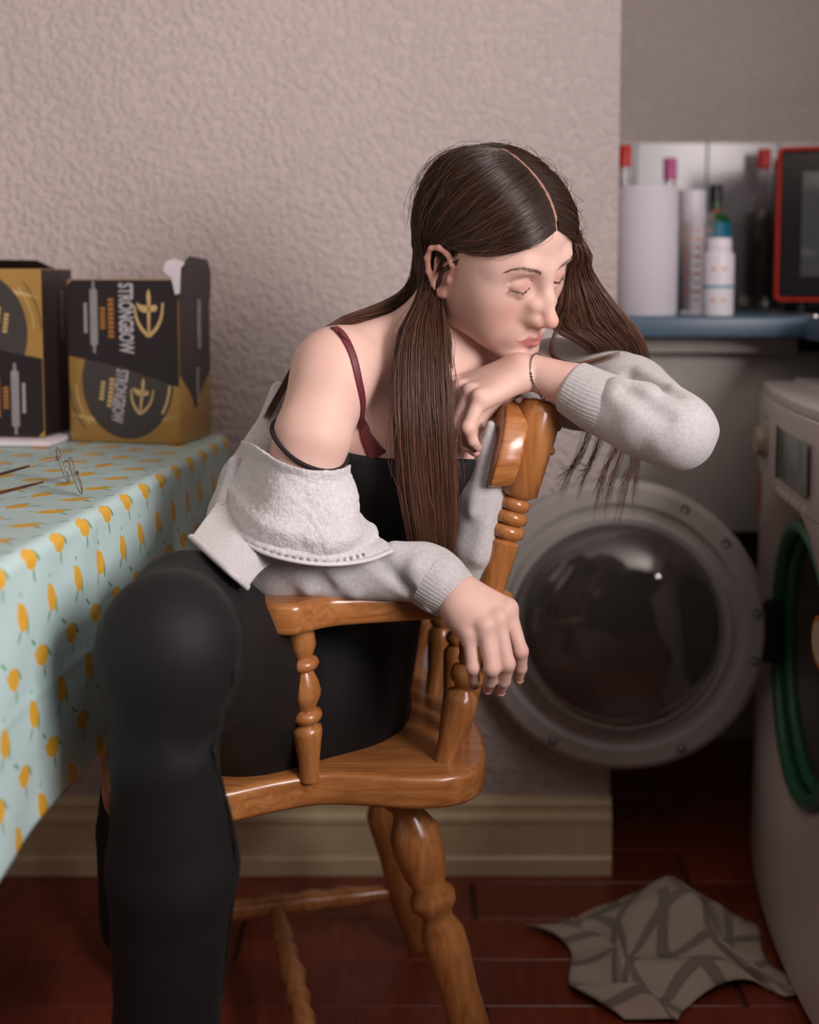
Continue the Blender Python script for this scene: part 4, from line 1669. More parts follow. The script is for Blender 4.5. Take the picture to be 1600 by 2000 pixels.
# mouth
hrc((0, .1075, -.0585), (0, .1055, -.0665), .0016, .0022, .006, 's')
for s_ in (1, -1):
    hrc((.0025 * s_, .0960, -.0715), (.0195 * s_, .0870, -.0765), .0050, .0026, .004)
    hrc((.0, .0950, -.0828), (.0175 * s_, .0870, -.0795), .0060, .0026, .004)
    SK.chain([hw(0, .1022, -.0767), hw(.010 * s_, .0995, -.0762), hw(.0185 * s_, .0925, -.0780), hw(.0245 * s_, .0865, -.0795)], [.0010, .0010, .0009, .0007], .0016, 's')
hel((0, .1040, -.0930), (.013, .0080, .0050), .010, 's')
# ears
for s_ in (1, -1):
    hel((.0725 * s_, -.006, -.018), (.0055, .015, .025), .008)
    pts = [(.0735, .009, -.010), (.077, .0105, .002), (.080, .004, .0125), (.083, -.008, .0155), (.0855, -.0185, .010), (.0855, -.0225, -.004), (.083, -.0195, -.021), (.079, -.0115, -.036), (.076, -.003, -.046)]
    SK.chain([hw(a * s_, b, c) for a, b, c in pts], [.0028, .0034, .0036, .0036, .0036, .0035, .0032, .0032, .0034], .003)
    hel((.0750 * s_, .0010, -.0430), (.0036, .0058, .0070), .004)
    hel((.0815 * s_, -.003, -.019), (.0075, .0085, .0130), .003, 's')
    hel((.0835 * s_, -.010, .004), (.0060, .0085, .0060), .003, 's')
    hrc((.078 * s_, -.0145, -.003), (.0775 * s_, -.011, -.026), .0030, .0028, .004)
    hel((.0755 * s_, .0085, -.021), (.0035, .0035, .0055), .003)

SKH = Sdf()
SKH.groups = [SK.groups[-1]]
sv, sq = SK.mesh(.00175, *SK.bounds())
sv = relax(sv, sq, 1, .4)
body_me = meshq('body', sv, sq)
# skin colour by region
hl = ((sv - HC) @ HM) / HS
base = np.tile(A(.73, .505, .43), (len(sv), 1))


def blend(mask, col):
    global base
    base = base * (1 - mask[:, None]) + A(*col) * mask[:, None]


def soft(d, r, f):
    return np.clip((r - d) / f, 0, 1)


near_head = np.linalg.norm(hl, axis=1) < .2
x_, y_, z_ = np.abs(hl[:, 0]), hl[:, 1], hl[:, 2]
blend(.55 * near_head * np.exp(-(((x_ - .040) / .022) ** 2 + ((z_ + .040) / .022) ** 2 + ((y_ - .06) / .04) ** 2)), (.62, .29, .22))
blend(.75 * near_head * np.exp(-((x_ / .015) ** 2 + ((z_ + .045) / .014) ** 2 + ((y_ - .108) / .02) ** 2)), (.60, .25, .19))
blend(.6 * near_head * np.exp(-(((x_ - .031) / .018) ** 2 + ((z_ + .002) / .011) ** 2 + ((y_ - .085) / .02) ** 2)), (.50, .26, .22))
zl = np.where(z_ > -.077, (z_ + .077) / (.0085 - .20 * x_ + .0015 * np.cos(x_ * 500)), (z_ + .077) / (.0125 - .28 * x_))
lip = near_head * (y_ > .07) * soft(np.hypot(x_ / .0245, zl * .8), 1.0, .25) * (np.abs(zl) < 1.5) * (x_ < .0245) * (y_ < .115) * (np.abs(z_ + .077) < .016)
blend(.85 * lip, (.47, .145, .135))
blend(.6 * near_head * (x_ > .068) * soft(np.abs(y_ + .005), .03, .01) * soft(np.abs(z_ + .015), .045, .01), (.58, .27, .19))
for c in kn + pip + tip + kn2 + pip2 + tip2:
    blend(.55 * np.exp(-((sv - c) ** 2).sum(1) / .0085 ** 2), (.64, .27, .22))
mott = fbm(sv, 120, 3)
base *= (1 + .05 * mott)[:, None]
vcol(body_me, 'skin_tint', np.clip(base, 0, 1))
t = NT('skin')
at_ = t.n('ShaderNodeAttribute'); at_.attribute_name = 'skin_tint'
vv = t.coord('Object')
t.put(t.b.inputs['Base Color'], t.mix(t.math('MULTIPLY', t.noise(vv, 180, 3), .16), at_.outputs['Color'], (.52, .24, .17)))
t.set(Roughness=.54, Subsurface_Weight=.25, Subsurface_Scale=.006, Specular_IOR_Level=.30)
t.b.inputs['Subsurface Radius'].default_value = (1.0, .35, .2)
t.bump(t.noise(vv, 900, 2), .10, .0004)
M['skin'] = t.m

PER = empty('person', (float(PEL[0]), float(PEL[1]), SZ))
PO = np.array(PER.location)


def pchild(name, me, mat, parent=PER, smooth=True):
    """world-space mesh made a child of the person"""
    v = np.zeros(len(me.vertices) * 3, np.float32)
    me.vertices.foreach_get('co', v)
    v = v.reshape(-1, 3) - PO
    me.vertices.foreach_set('co', v.astype(np.float32).ravel())
    me.update()
    o = link(name, me, mat, None, smooth)
    if parent is PER:
        o.parent = PER
    else:
        o.parent = parent
    return o


body = pchild('body', body_me, M['skin'])
tag(PER, 'person with long brown hair seated, leaning on the chair back in a grey hoodie', 'person')
# ================================================================== CLOTHES
def hoodie_mat(name, c, bscale=420, fl=.0):
    t = NT(name)
    v = t.coord('Object')
    n1 = t.noise(v, 230, 4, .7)
    n2 = t.noise(v, 9, 2)
    base = t.ramp(n1, [(.3, tuple(x * .80 for x in c)), (.55, c), (.8, tuple(min(1, x * 1.12) for x in c))])
    t.put(t.b.inputs['Base Color'], t.mix(t.math('MULTIPLY', n2, .22), base, tuple(x * .9 for x in c)))
    t.set(Roughness=.95, Sheen_Weight=.35, Sheen_Roughness=.6, Specular_IOR_Level=.15)
    t.bump(t.noise(v, bscale, 3, .6), .35 + fl, .0012 + fl * .003)
    return t.m


M['hoodie'] = hoodie_mat('grey_marl_jersey', (.53, .53, .535))
M['fleece'] = hoodie_mat('white_fleece_lining', (.64, .63, .645), 330, .45)
M['rib'] = hoodie_mat('grey_rib_knit', (.50, .50, .505), 600)
t = NT('black_leggings')
v_ = t.coord('Object')
t.put(t.b.inputs['Base Color'], t.ramp(t.noise(v_, 60), [(.3, (.0075, .007, .0078)), (.7, (.009, .0085, .0092))]))
t.set(Roughness=.66, Sheen_Weight=.015, Sheen_Roughness=.5, Specular_IOR_Level=.22)
t.bump(t.noise(v_, 700, 2), .15, .0006)
M['leggings'] = t.m
M['black_cloth'] = plain('black_jersey', (.010, .008, .009), .85, bump=.2, bscale=500)
M['maroon'] = plain('maroon_strap', (.13, .018, .028), .5, bump=.2, bscale=600)

# ---- grey hoodie: sleeves, left front and the slipped-down back
HD = Sdf()
HD.group(.012)
HD.chain([P(520, 1075, 1.385), P(556, 1100, 1.375), P(650, 1116, 1.368), P(760, 1121, 1.360), P(826, 1120, 1.350), P(858, 1138, 1.342)], [.044, .041, .0335, .0300, .0330, .0340], .014)
# folds on the forearm
for a, b, r_ in (((690, 1082, 1.345), (800, 1150, 1.338), .006), ((560, 1090, 1.340), (600, 1150, 1.338), .008), ((625, 1098, 1.340), (690, 1155, 1.340), .006), ((770, 1076, 1.348), (862, 1088, 1.352), .010), ((812, 1108, 1.324), (842, 1185, 1.326), .006)):
    HD.rc(P(*a), P(*b), r_, r_ * .6, .014)
for a, b, r_ in (((735, 1095, 1.330), (815, 1165, 1.322), .004), ((590, 1085, 1.330), (640, 1150, 1.332), .004), ((835, 1140, 1.308), (846, 1190, 1.312), .003)):
    HD.rc(P(*a), P(*b), r_, r_, .012, 's')
HD.group(.012)
HD.chain([P(524, 880, 1.455), P(497, 950, 1.435), P(478, 1010, 1.42), P(505, 1070, 1.40), P(530, 1095, 1.385)], [.030, .042, .044, .046, .044], .02)
HD.rc(P(460, 905, 1.40), P(440, 990, 1.395), .009, .012, .014)
HD.rc(P(545, 760, 1.47), P(524, 880, 1.45), .010, .026, .012)
for a, b, r_ in (((450, 1040, 1.36), (500, 1130, 1.335), .0045), ((478, 1050, 1.345), (520, 1128, 1.325), .004)):
    HD.rc(P(*a), P(*b), r_, r_, .012, 's')
# left shoulder, sleeve, front panel, back
HD.group(.014)
HD.chain([P(1085, 742, 1.615), P(1130, 752, 1.585), P(1232, 776, 1.475), P(1322, 842, 1.345)], [.056, .058, .051, .040], .03)
HD.chain([P(1322, 844, 1.342), P(1262, 822, 1.358), P(1195, 797, 1.383)], [.0395, .0425, .0365], .016)
for a, b, r_ in (((1205, 750, 1.36), (1262, 770, 1.335), .006), ((1255, 735, 1.425), (1330, 790, 1.345), .007), ((1200, 775, 1.35), (1290, 860, 1.318), .005), ((1310, 770, 1.36), (1385, 840, 1.335), .006)):
    HD.rc(P(*a), P(*b), r_, r_ * .6, .016)
for a, b, r_ in (((1228, 760, 1.335), (1300, 815, 1.305), .004), ((1225, 735, 1.42), (1320, 770, 1.335), .005)):
    HD.rc(P(*a), P(*b), r_, r_, .016, 's')
HD.group(.012)
HD.chain([P(1045, 775, 1.585), P(995, 815, 1.49), P(962, 880, 1.450), P(943, 970, 1.440), P(930, 1070, 1.440), P(918, 1170, 1.46)], [.045, .034, .030, .030, .030, .030], .02)
for a, b, r_ in (((958, 830, 1.425), (925, 1000, 1.412), .005), ((965, 930, 1.415), (935, 1090, 1.412), .005)):
    HD.rc(P(*a), P(*b), r_, r_, .014)
hv, hq = HD.mesh(.0024)
hv = relax(hv, hq, 2, .5)
_m = meshq('tmp', hv, hq)
hn_ = np.zeros(len(hv) * 3, np.float32)
_m.vertex_normals.foreach_get('vector', hn_)
hn_ = hn_.reshape(-1, 3)
bpy.data.meshes.remove(_m)
hv = hv + hn_ * (fbm(hv, 55, 11, 2) * .0016)[:, None]
hood = pchild('hooded_sweatshirt', meshq('hooded_sweatshirt', hv, hq), M['hoodie'])


def patch(rows, nu, nv):
    """surface through a lattice of control points"""
    rows = [catmull(r_, nv) for r_ in rows]
    g = np.stack(rows)
    out = np.stack([catmull(g[:, j], nu) for j in range(nv)], 1)
    return out


# fleece-lined front turned inside out round the upper arm
rows = [
    [(484, 866, 1.425), (505, 872, 1.375), (545, 900, 1.325), (590, 918, 1.308), (636, 922, 1.312), (668, 916, 1.345), (672, 905, 1.385)],
    [(462, 915, 1.415), (487, 930, 1.362), (530, 952, 1.314), (585, 968, 1.297), (640, 972, 1.301), (684, 962, 1.335), (690, 948, 1.385)],
    [(444, 950, 1.405), (468, 985, 1.352), (520, 1015, 1.304), (580, 1028, 1.287), (642, 1030, 1.292), (692, 1008, 1.325), (700, 990, 1.380)],
    [(432, 962, 1.400), (452, 1020, 1.346), (510, 1058, 1.300), (580, 1078, 1.283), (645, 1082, 1.288), (700, 1064, 1.316), (735, 1040, 1.370)],
    [(430, 972, 1.398), (450, 1032, 1.344), (512, 1074, 1.300), (580, 1094, 1.285), (650, 1100, 1.290), (718, 1092, 1.312), (765, 1074, 1.340)],
]
rows = [[P(*p) for p in r_] for r_ in rows]
nu, nv_ = 110, 190
g = patch(rows, nu, nv_)
du1 = np.gradient(g, axis=0)
dv1 = np.gradient(g, axis=1)
nn = np.cross(du1, dv1)
nn /= np.linalg.norm(nn, axis=-1, keepdims=True) + 1e-12
if nn[nu // 2, nv_ // 2][1] > 0: nn = -nn
uu = np.linspace(0, 1, nu)[:, None]
vv_ = np.linspace(0, 1, nv_)[None, :]
fold = (.0045 * np.sin(vv_ * 15 + uu * 5) * np.sin(uu * PI) + .004 * np.exp(-((uu - .45 - .25 * vv_) / .07) ** 2) - .003 * np.exp(-((uu - .70 - .10 * vv_) / .06) ** 2)
        + .006 * np.exp(-(uu / .06) ** 2) * (vv_ < .9))
fluff = fbm(g.reshape(-1, 3), 700, 5, 2).reshape(nu, nv_) * .0009 + fbm(g.reshape(-1, 3), 260, 6, 2).reshape(nu, nv_) * .0010
edge_k = np.clip((1 - uu) / .12, 0, 1)
g = g + nn * (fold + fluff * edge_k)[..., None]
me = meshq('fleece_lining', g.reshape(-1, 3), grid_faces(nu, nv_))
fle = pchild('fleece_lining', me, M['fleece'], hood)
sm = fle.modifiers.new('thickness', 'SOLIDIFY'); sm.thickness = .0045; sm.offset = 0
# zip tape and teeth along the turned edge
zr = catmull(rows[4], 120) + A(0, -.004, 0)
z2 = MB().tube(zr, .0034, 8, flat=.7)
zt_ = mesh('zip_tape', z2.v, z2.f)
M['zip'] = plain('white_zip_tape', (.60, .59, .60), .5)
pchild('zip_tape', zt_, M['zip'], hood)
st = catmull([r_ * .65 + q_ * .35 for r_, q_ in zip(rows[4], rows[3])], 60) + A(0, -.0035, 0)
tm = MB()
for i in range(3, 50):
    if i % 2:
        tm.box(st[i], (.0035, .002, .0045), bev=.0008, seg=1)
sv_ = mesh('zip_stitching', tm.v, tm.f)
pchild('zip_stitching', sv_, plain('grey_stitch', (.30, .29, .30), .8), hood)
# second zip edge curving behind at the hip
ze = catmull([P(452, 1120, 1.355), P(428, 1085, 1.362), P(425, 1050, 1.365), P(442, 1030, 1.36)], 30)
z3 = MB().tube(ze, .0030, 8)
pchild('zip_tape', mesh('zip_tape', z3.v, z3.f), M['zip'], hood)


# hem of the hoodie lying over the lap
hr = [[(436, 962, 1.405), (475, 1000, 1.365), (510, 1055, 1.325), (530, 1100, 1.318)],
      [(405, 1006, 1.360), (448, 1050, 1.305), (478, 1090, 1.276), (505, 1120, 1.28)],
      [(374, 1048, 1.300), (424, 1094, 1.228), (456, 1122, 1.208), (484, 1146, 1.225)]]
g2 = patch([[P(*p) for p in r_] for r_ in hr], 60, 70)
uu2, vv2 = np.linspace(0, 1, 60)[:, None], np.linspace(0, 1, 70)[None]
g2 = g2 + A(0, -1, 0) * (.004 * np.sin(vv2 * 17 + uu2 * 4) * np.sin(uu2 * PI))[..., None]
o_ = pchild('hem_drape', meshq('hem_drape', g2.reshape(-1, 3), grid_faces(60, 70)), M['hoodie'], hood)
o_.modifiers.new('thickness', 'SOLIDIFY').thickness = .004
hb = MB().tube(g2[-1], .0042, 8, flat=.7)
pchild('hem_band', mesh('hem_band', hb.v, hb.f), M['rib'], hood)


def cuff(path, rad, name, nrad=160, seg=26, ribs=46, ex=1.0):
    path = catmull(path, seg)
    rad = np.interp(np.linspace(0, 1, seg), np.linspace(0, 1, len(rad)), rad)
    t_ = np.gradient(path, axis=0)
    t_ /= np.linalg.norm(t_, axis=1)[:, None]
    e1 = np.cross(t_, A(0, 0, 1))
    e1 /= np.linalg.norm(e1, axis=1)[:, None]
    e2 = np.cross(t_, e1)
    th_ = np.linspace(0, 2 * PI, nrad, endpoint=False)
    rb = .00035 * np.sin(th_ * ribs)
    V_ = []
    for i in range(seg):
        V_.append(path[i] + (rad[i] + rb)[:, None] * (np.cos(th_)[:, None] * e1[i] + np.sin(th_)[:, None] * e2[i]))
    # turn the end in
    for k_, (dr, dl) in enumerate(((-.0018, .0010), (-.0036, 0.0), (-.0042, -.012))):
        V_.append(path[-1] + t_[-1] * dl + (rad[-1] + dr) * (np.cos(th_)[:, None] * e1[-1] + np.sin(th_)[:, None] * e2[-1]))
    return pchild(name, meshq(name, np.concatenate(V_), grid_faces(seg + 3, nrad, False, True)), M['rib'], hood)


cuff([P(842, 1128, 1.346), P(864, 1144, 1.341), P(893, 1166, 1.335)], [.0345, .0340, .0292], 'cuff')
cuff([P(1196, 797, 1.383), P(1165, 783, 1.390), P(1118, 757, 1.406)], [.0372, .0355, .0318], 'cuff')

# ---- black camisole: follows the chest, cut at the neckline
CAM_ = Sdf()
CAM_.group(.006)
CAM_.chain(spine, [.109, .096, .104, .089], .03)
CAM_.el(P(790, 880, 1.52), A(.139, .089, .149), Ry(-.28) @ Rz(.30), .04)
CAM_.el(P(740, 872, 1.455), A(.066, .056, .064), I3, .035)
CAM_.el(P(905, 892, 1.475), A(.066, .056, .064), I3, .035)
zcut = P(760, 890, 1.41)
cn_ = nrm(A(.10, -.30, 1.0))
CAM_._add(lambda p: (p - zcut) @ cn_, PEL, 5.0, 'i', .004)
cv_, cq_ = CAM_.mesh(.004)
pchild('camisole', meshq('camisole', cv_, cq_), M['black_cloth'])


def ribbon(pix, wpx, off, name, mat, sdf, parent=PER, n=60, arch=.4):
    """flat strip lying on a surface, along a line of points"""
    pts = []
    for p in pix:
        h_ = sdf.hit(*p)
        if h_ is not None:
            pts.append(h_)
    pts = np.array(pts)
    ws = np.array(wpx, float)[:len(pts)]
    c = catmull(pts, n)
    d = sdf.at(c)
    N_ = sdf.normal(c, .004)
    c = c - N_ * d[:, None] + N_ * off
    w_ = np.interp(np.linspace(0, 1, n), np.linspace(0, 1, len(ws)), ws) * c[:, 1] / FPX
    t_ = np.gradient(c, axis=0)
    b_ = np.cross(t_, N_)
    b_ /= np.linalg.norm(b_, axis=1)[:, None]
    lat = np.linspace(-.5, .5, 7)
    g_ = c[:, None] + b_[:, None] * (w_[:, None, None] * lat[None, :, None])
    d2 = sdf.at(g_.reshape(-1, 3)).reshape(n, 7)
    N2 = sdf.normal(g_.reshape(-1, 3), .004).reshape(n, 7, 3)
    g_ = g_ + N2 * (off - d2)[..., None]
    me = meshq(name, g_.reshape(-1, 3), grid_faces(n, 7))
    o = pchild(name, me, mat, parent)
    m_ = o.modifiers.new('thickness', 'SOLIDIFY'); m_.thickness = .0014; m_.offset = 0
    return o, c, N_


bra, bc_, bn_ = ribbon([(652, 640), (668, 654), (687, 690), (701, 745), (708, 800), (713, 842), (726, 872), (738, 892)], [15, 17, 15, 15, 16, 20, 30, 38], .0012, 'bra_strap', M['maroon'], SK)
sl = MB()
for k_ in (9, 11):
    q = bc_[k_]
    sl.box(q + bn_[k_] * .0016, (.013, .0025, .0028), Ry(.65), bev=.0007)
pchild('strap_slider', mesh('strap_slider', sl.v, sl.f), M['maroon'], bra)
# camisole strap slipped down round the arm
ac = P(602, 868, 1.372)
ax_ = nrm(P(611, 850, 1.375) - ELB)
e1 = nrm(np.cross(ax_, A(0, 1, 0)))
e2 = np.cross(ax_, e1)
lp = []
for a in np.linspace(0, 2 * PI, 60, endpoint=False):
    d = math.cos(a) * e1 + math.sin(a) * e2
    p_ = ac + d * .044
    p_ = p_ + ax_ * (.016 * d[1] * 1.0 - .010 * d[0])
    for _ in range(4):
        q = p_[None]
        dd = float(SK.at(q)[0])
        p_ = p_ - SK.normal(q)[0] * (dd - .0022)
    lp.append(p_)
tb_ = MB().tube(lp, .0026, 8, True)
pchild('camisole_strap', mesh('camisole_strap', tb_.v, tb_.f), M['black_cloth'])

# ---- black leggings
LG = Sdf()
LG.group(.01)
LG.el(P(640, 1370, 1.565), A(.108, .115, .105), I3, .03)
LG.rc(P(640, 1300, 1.56), P(640, 1370, 1.565), .10, .10, .02)
LG.chain([P(632, 1385, 1.525), P(500, 1395, 1.465)], [.090, .082], .03)
LG.chain([P(600, 1320, 1.50), P(500, 1320, 1.45), P(364, 1192, 1.262), P(332, 1248, 1.115)], [.095, .085, .060, .052], .06)
LG.chain([P(500, 1395, 1.465), P(385, 1310, 1.24), P(332, 1258, 1.115)], [.080, .060, .052], .06)
LG.chain([P(326, 1262, 1.112), P(320, 1470, 1.108), P(338, 1690, 1.135), P(325, 2000, 1.15), P(320, 2300, 1.19)], [.053, .0475, .0615, .050, .043], .05)
LG.chain([P(600, 1350, 1.66), P(480, 1370, 1.60), P(288, 1424, 1.50)], [.090, .074, .050], .03)
LG.chain([P(288, 1428, 1.50), P(262, 1620, 1.50), P(260, 1800, 1.51)], [.050, .047, .042], .02)
for a, b, r_ in (((455, 1230, 1.19), (430, 1330, 1.16), .004), ((420, 1440, 1.09), (380, 1475, 1.06), .003)):
    LG.rc(P(*a), P(*b), r_, r_, .02, 's')
lv, lq = LG.mesh(.0042)
lv = relax(lv, lq, 2, .5)
leg = pchild('leggings', meshq('leggings', lv, lq), M['leggings'])
# side seam
sp_ = []
for p in ((476, 1250), (458, 1330), (443, 1400), (424, 1450), (424, 1490), (440, 1540), (456, 1600), (464, 1680), (462, 1760), (450, 1850), (436, 1950)):
    h_ = LG.hit(p[0] - 4, p[1], .7)
    if h_ is not None: sp_.append(h_)
if len(sp_) > 3:
    sm_ = MB().tube(catmull(sp_, 90), .0017, 6)
    pchild('side_seam', mesh('side_seam', sm_.v, sm_.f), M['leggings'], leg)

# ---- bracelet on the wrist under the chin, and the earring
wa_ = P(1058, 731, 1.4215)
wx_ = nrm(P(1120, 756, 1.405) - WRI2)
wx_ = nrm(wx_ + A(.0, -.15, .55))
f1 = nrm(np.cross(wx_, A(0, 1, 0)))
f2 = np.cross(wx_, f1)
lp = []
for a in np.linspace(0, 2 * PI, 48, endpoint=False):
    p_ = wa_ + (math.cos(a) * f1 + math.sin(a) * f2) * .026
    for _ in range(3):
        p_ = p_ - SK.normal(p_[None])[0] * (float(SK.at(p_[None])[0]) - .0014)
    lp.append(p_)
lp = np.array(lp)
b_ = MB().tube(lp, .0009, 8, True)
br = pchild('bracelet', mesh('bracelet', b_.v, b_.f), M['metal'])
near = int(np.argmin(lp[:, 1] + np.abs(lp[:, 2] - np.mean(lp[:, 2])) * 1.0))
b_ = MB()
for k_ in (-1, 0, 1):
    b_.box(lp[(near + k_) % 48], (.0026, .0026, .0026), Ry(.7), bev=.0005)
pchild('bracelet_bead', mesh('bracelet_bead', b_.v, b_.f), M['metal'], br)
b_ = MB().tube(catmull([hw(.0775, .002, -.051), hw(.0785, .003, -.055), hw(.078, .003, -.062), hw(.077, .003, -.066)], 10), .0008, 8)
pchild('earring', mesh('earring', b_.v, b_.f), M['metal'])

# ---- finger nails
def nail(dp, tp__, side, w_, name='finger_nail'):
    ax1 = nrm(tp__ - dp)
    n_ = nrm(side - ax1 * (side @ ax1))
    l_ = np.cross(ax1, n_)
    pts, nu2, nv2 = [], 7, 7
    for i in range(nu2):
        for j in range(nv2):
            u_ = i / (nu2 - 1)
            v__ = j / (nv2 - 1) * 2 - 1
            wid_ = w_ * (1 - .35 * max(0, u_ - .6) / .4)
            p_ = tp__ + ax1 * (-.0035 + .0085 * u_) + l_ * v__ * wid_ + n_ * (.0066 - .0022 * v__ * v__ - .0022 * u_ * u_)
            pts.append(p_)
    return meshq(name, np.array(pts), grid_faces(nu2, nv2))


t = NT('finger_nail'); t.put(t.b.inputs['Base Color'], t.ramp(t.noise(t.coord('Object'), 100), [(0, (.62, .36, .30)), (1, (.68, .42, .35))])); t.set(Roughness=.28)
M['nail'] = t.m
for i in range(4):
    me = nail(dip[i], tip[i], A(.35, -.9, -.15), .0044)
    o = pchild('finger_nail', me, M['nail'], body)
    o.modifiers.new('t', 'SOLIDIFY').thickness = .0005
for i in range(2):
    me = nail(dip2[i], tip2[i], A(.4, -.85, -.25), .0044)
    o = pchild('finger_nail', me, M['nail'], body)
    o.modifiers.new('t', 'SOLIDIFY').thickness = .0005
# ================================================================== HAIR
def hair_mat(ro=.36, sp=.55, nm='brown_hair'):
    t = NT(nm)
    a = t.n('ShaderNodeAttribute'); a.attribute_name = 'strand_tint'
    t.put(t.b.inputs['Base Color'], a.outputs['Color'])
    t.set(Roughness=ro, Specular_IOR_Level=sp)
    return t.m


M['hair'] = hair_mat()
SCALP = Sdf()
SCALP.group()
SCALP.el(hw(0, -.012, .042), A(.0750, .0910, .0800) * HS, HM, .01)
SCALP.el(hw(0, .036, .040), A(.0625, .0560, .0565) * HS, HM, .03 * HS)
SCALP.rc(hw(0, -.055, .0), hw(0, -.060, -.06), .054 * HS, .048 * HS, .03)
CEN = A(0, -.015, .040)


def scalp_pt(loc, lift):
    """head-local direction -> world point a given height above the scalp"""
    p_ = hw(*loc)
    for _ in range(5):
        d = float(SCALP.at(p_[None])[0])
        p_ = p_ - SCALP.normal(p_[None], .003)[0] * (d - lift)
    return p_


STR = []     # (points, tint root, tint tip, radius)
PART = catmull([(-.003, .0905, .066), (-.004, .080, .092), (-.005, .055, .119), (-.005, .015, .134), (-.003, -.03, .136), (0, -.065, .118), (0, -.085, .09)], 200)


def slerp(a, b, t):
    a, b = a - CEN, b - CEN
    la, lb = np.linalg.norm(a), np.linalg.norm(b)
    ua, ub = a / la, b / lb
    w_ = math.acos(max(-1, min(1, float(ua @ ub))))
    if w_ < 1e-4: return CEN + a
    return CEN + (math.sin((1 - t) * w_) * ua + math.sin(t * w_) * ub) / math.sin(w_) * (la * (1 - t) + lb * t)


# scalp guides: precomputed on a lattice (s along the part, t down the side) and interpolated
NS, NTT = 15, 8


def exit_near(s):
    return catmull([(.0735, .006, .022), (.079, -.018, .012), (.0805, -.035, -.010), (.073, -.060, -.025), (.052, -.088, -.03)], 101)[int(s * 100)]


def exit_far(s):
    return catmull([(-.0735, .026, .018), (-.078, .004, .005), (-.079, -.025, -.008), (-.070, -.055, -.02), (-.04, -.088, -.03)], 101)[int(s * 100)]


def lattice(ex, bow, side):
    g_ = np.zeros((NS, NTT, 3))
    for i in range(NS):
        s = i / (NS - 1)
        r_ = PART[int(s * 199)] + A(.0022 * side, 0, 0)
        e_ = ex(s)
        for j in range(NTT):
            t_ = j / (NTT - 1)
            q = slerp(r_, e_, t_)
            q = q + A(0, bow * math.sin(PI * t_) * (1 - s), 0)
            g_[i, j] = q
    p_ = HC + (g_.reshape(-1, 3) * HS) @ HM.T
    for _ in range(5):
        p_ = p_ - SCALP.normal(p_, .003) * SCALP.at(p_)[:, None]
    return p_.reshape(NS, NTT, 3)


LN = lattice(exit_near, .008, 1)
LF = lattice(exit_far, .010, -1)


def scalp_curve(Lt, s, lift):
    x = s * (NS - 1)
    i = min(int(x), NS - 2)
    f_ = x - i
    c = Lt[i] * (1 - f_) + Lt[i + 1] * f_
    n_ = c - hw(0, -.015, .04)
    n_ = n_ / np.linalg.norm(n_, axis=1)[:, None]
    prof_ = np.clip(np.linspace(0, 1, NTT) * 3 + .08, 0, 1)
    return c + n_ * (lift * prof_)[:, None]


def lock_at(guide, spreads, a, b):
    """offset a guide (list of (px,py,Y)) by normalised offsets a (sideways), b (depth)"""
    out_ = []
    for (px, py, Y), (sx, sy) in zip(guide, spreads):
        out_.append(P(px + a * sx, py, Y + b * sy))
    return out_


def tints(dark=1.0):
    k_ = rng.uniform(.65, 1.35) * dark
    w_ = rng.uniform(0, 1)
    root = A(.026, .016, .011) * k_
    tipc = A(.118, .050, .029) * k_ * (.8 + .6 * w_)
    return root, tipc


def strand(pts, n=22, rad=.00042, jit=.0012, dark=1.0, mid=0.0):
    c = catmull(pts, n)
    ph = rng.uniform(0, 6, 3)
    f_ = rng.uniform(3, 8, 3)
    u_ = np.linspace(0, 1, n)
    env = np.clip(u_ * 2.0, 0, 1)
    c = c + (jit * env)[:, None] * np.sin(u_[:, None] * f_[None] + ph[None])
    r_, t_ = tints(dark)
    r_ = r_ * (1 - mid) + t_ * mid
    STR.append((c, r_, t_, rad))


# near side
GA = [(842, 575, 1.462), (828, 650, 1.412), (826, 740, 1.382), (830, 840, 1.368), (836, 940, 1.368), (844, 1020, 1.374), (850, 1092, 1.385)]
SA = [(22, .022), (44, .020), (52, .016), (54, .014), (54, .012), (48, .012), (40, .010)]
GB = [(800, 560, 1.535), (745, 594, 1.505), (665, 624, 1.450), (600, 676, 1.432), (556, 750, 1.435), (520, 815, 1.440)]
SB = [(20, .02), (16, .02), (10, .018), (7, .014), (10, .012), (16, .012)]
for i in range(4600):
    s = rng.uniform(0, 1) ** 1.15
    lift = rng.uniform(.001, .0075)
    sc_ = scalp_curve(LN, s, lift)
    if s < .70:
        a = (rng.uniform(-1, 1) + rng.uniform(-1, 1) * .4) * .80
        a = np.clip(a * .75 + (.35 - s) * .9, -1.05, 1.05)
        b = rng.uniform(-1, 1)
        lk = lock_at(GA, SA, a, b)
        cut = rng.integers(0, 3) if rng.uniform() < .35 else 0
        lk = lk[:len(lk) - cut]
        if rng.uniform() < .5: lk = lk[:-1] + [lk[-1] * rng.uniform(.3, 1) + lk[-2] * 0 + lk[-1] * 0 if False else lk[-2] + (lk[-1] - lk[-2]) * rng.uniform(.5, 1.0)]
        pts = np.vstack([sc_, np.array(lk)])
        strand(pts, 28, .00034, .0016)
    else:
        a, b = rng.uniform(-1, 1), rng.uniform(-1, 1)
        if rng.uniform() < .55:
            lk = lock_at(GA, SA, np.clip(-.75 + .35 * rng.normal(), -1.1, .2), abs(b))
        else:
            lk = [P(px + a * sx * .4, py + (a + 1) * dy, Y + b * sy) for (px, py, Y), (sx, sy), dy in zip(GB, SB, (34, 26, 10, 3, 2, 2))]
            lk = lk[:rng.integers(3, 7)]
        strand(np.vstack([sc_, np.array(lk)]), 26, .00034)
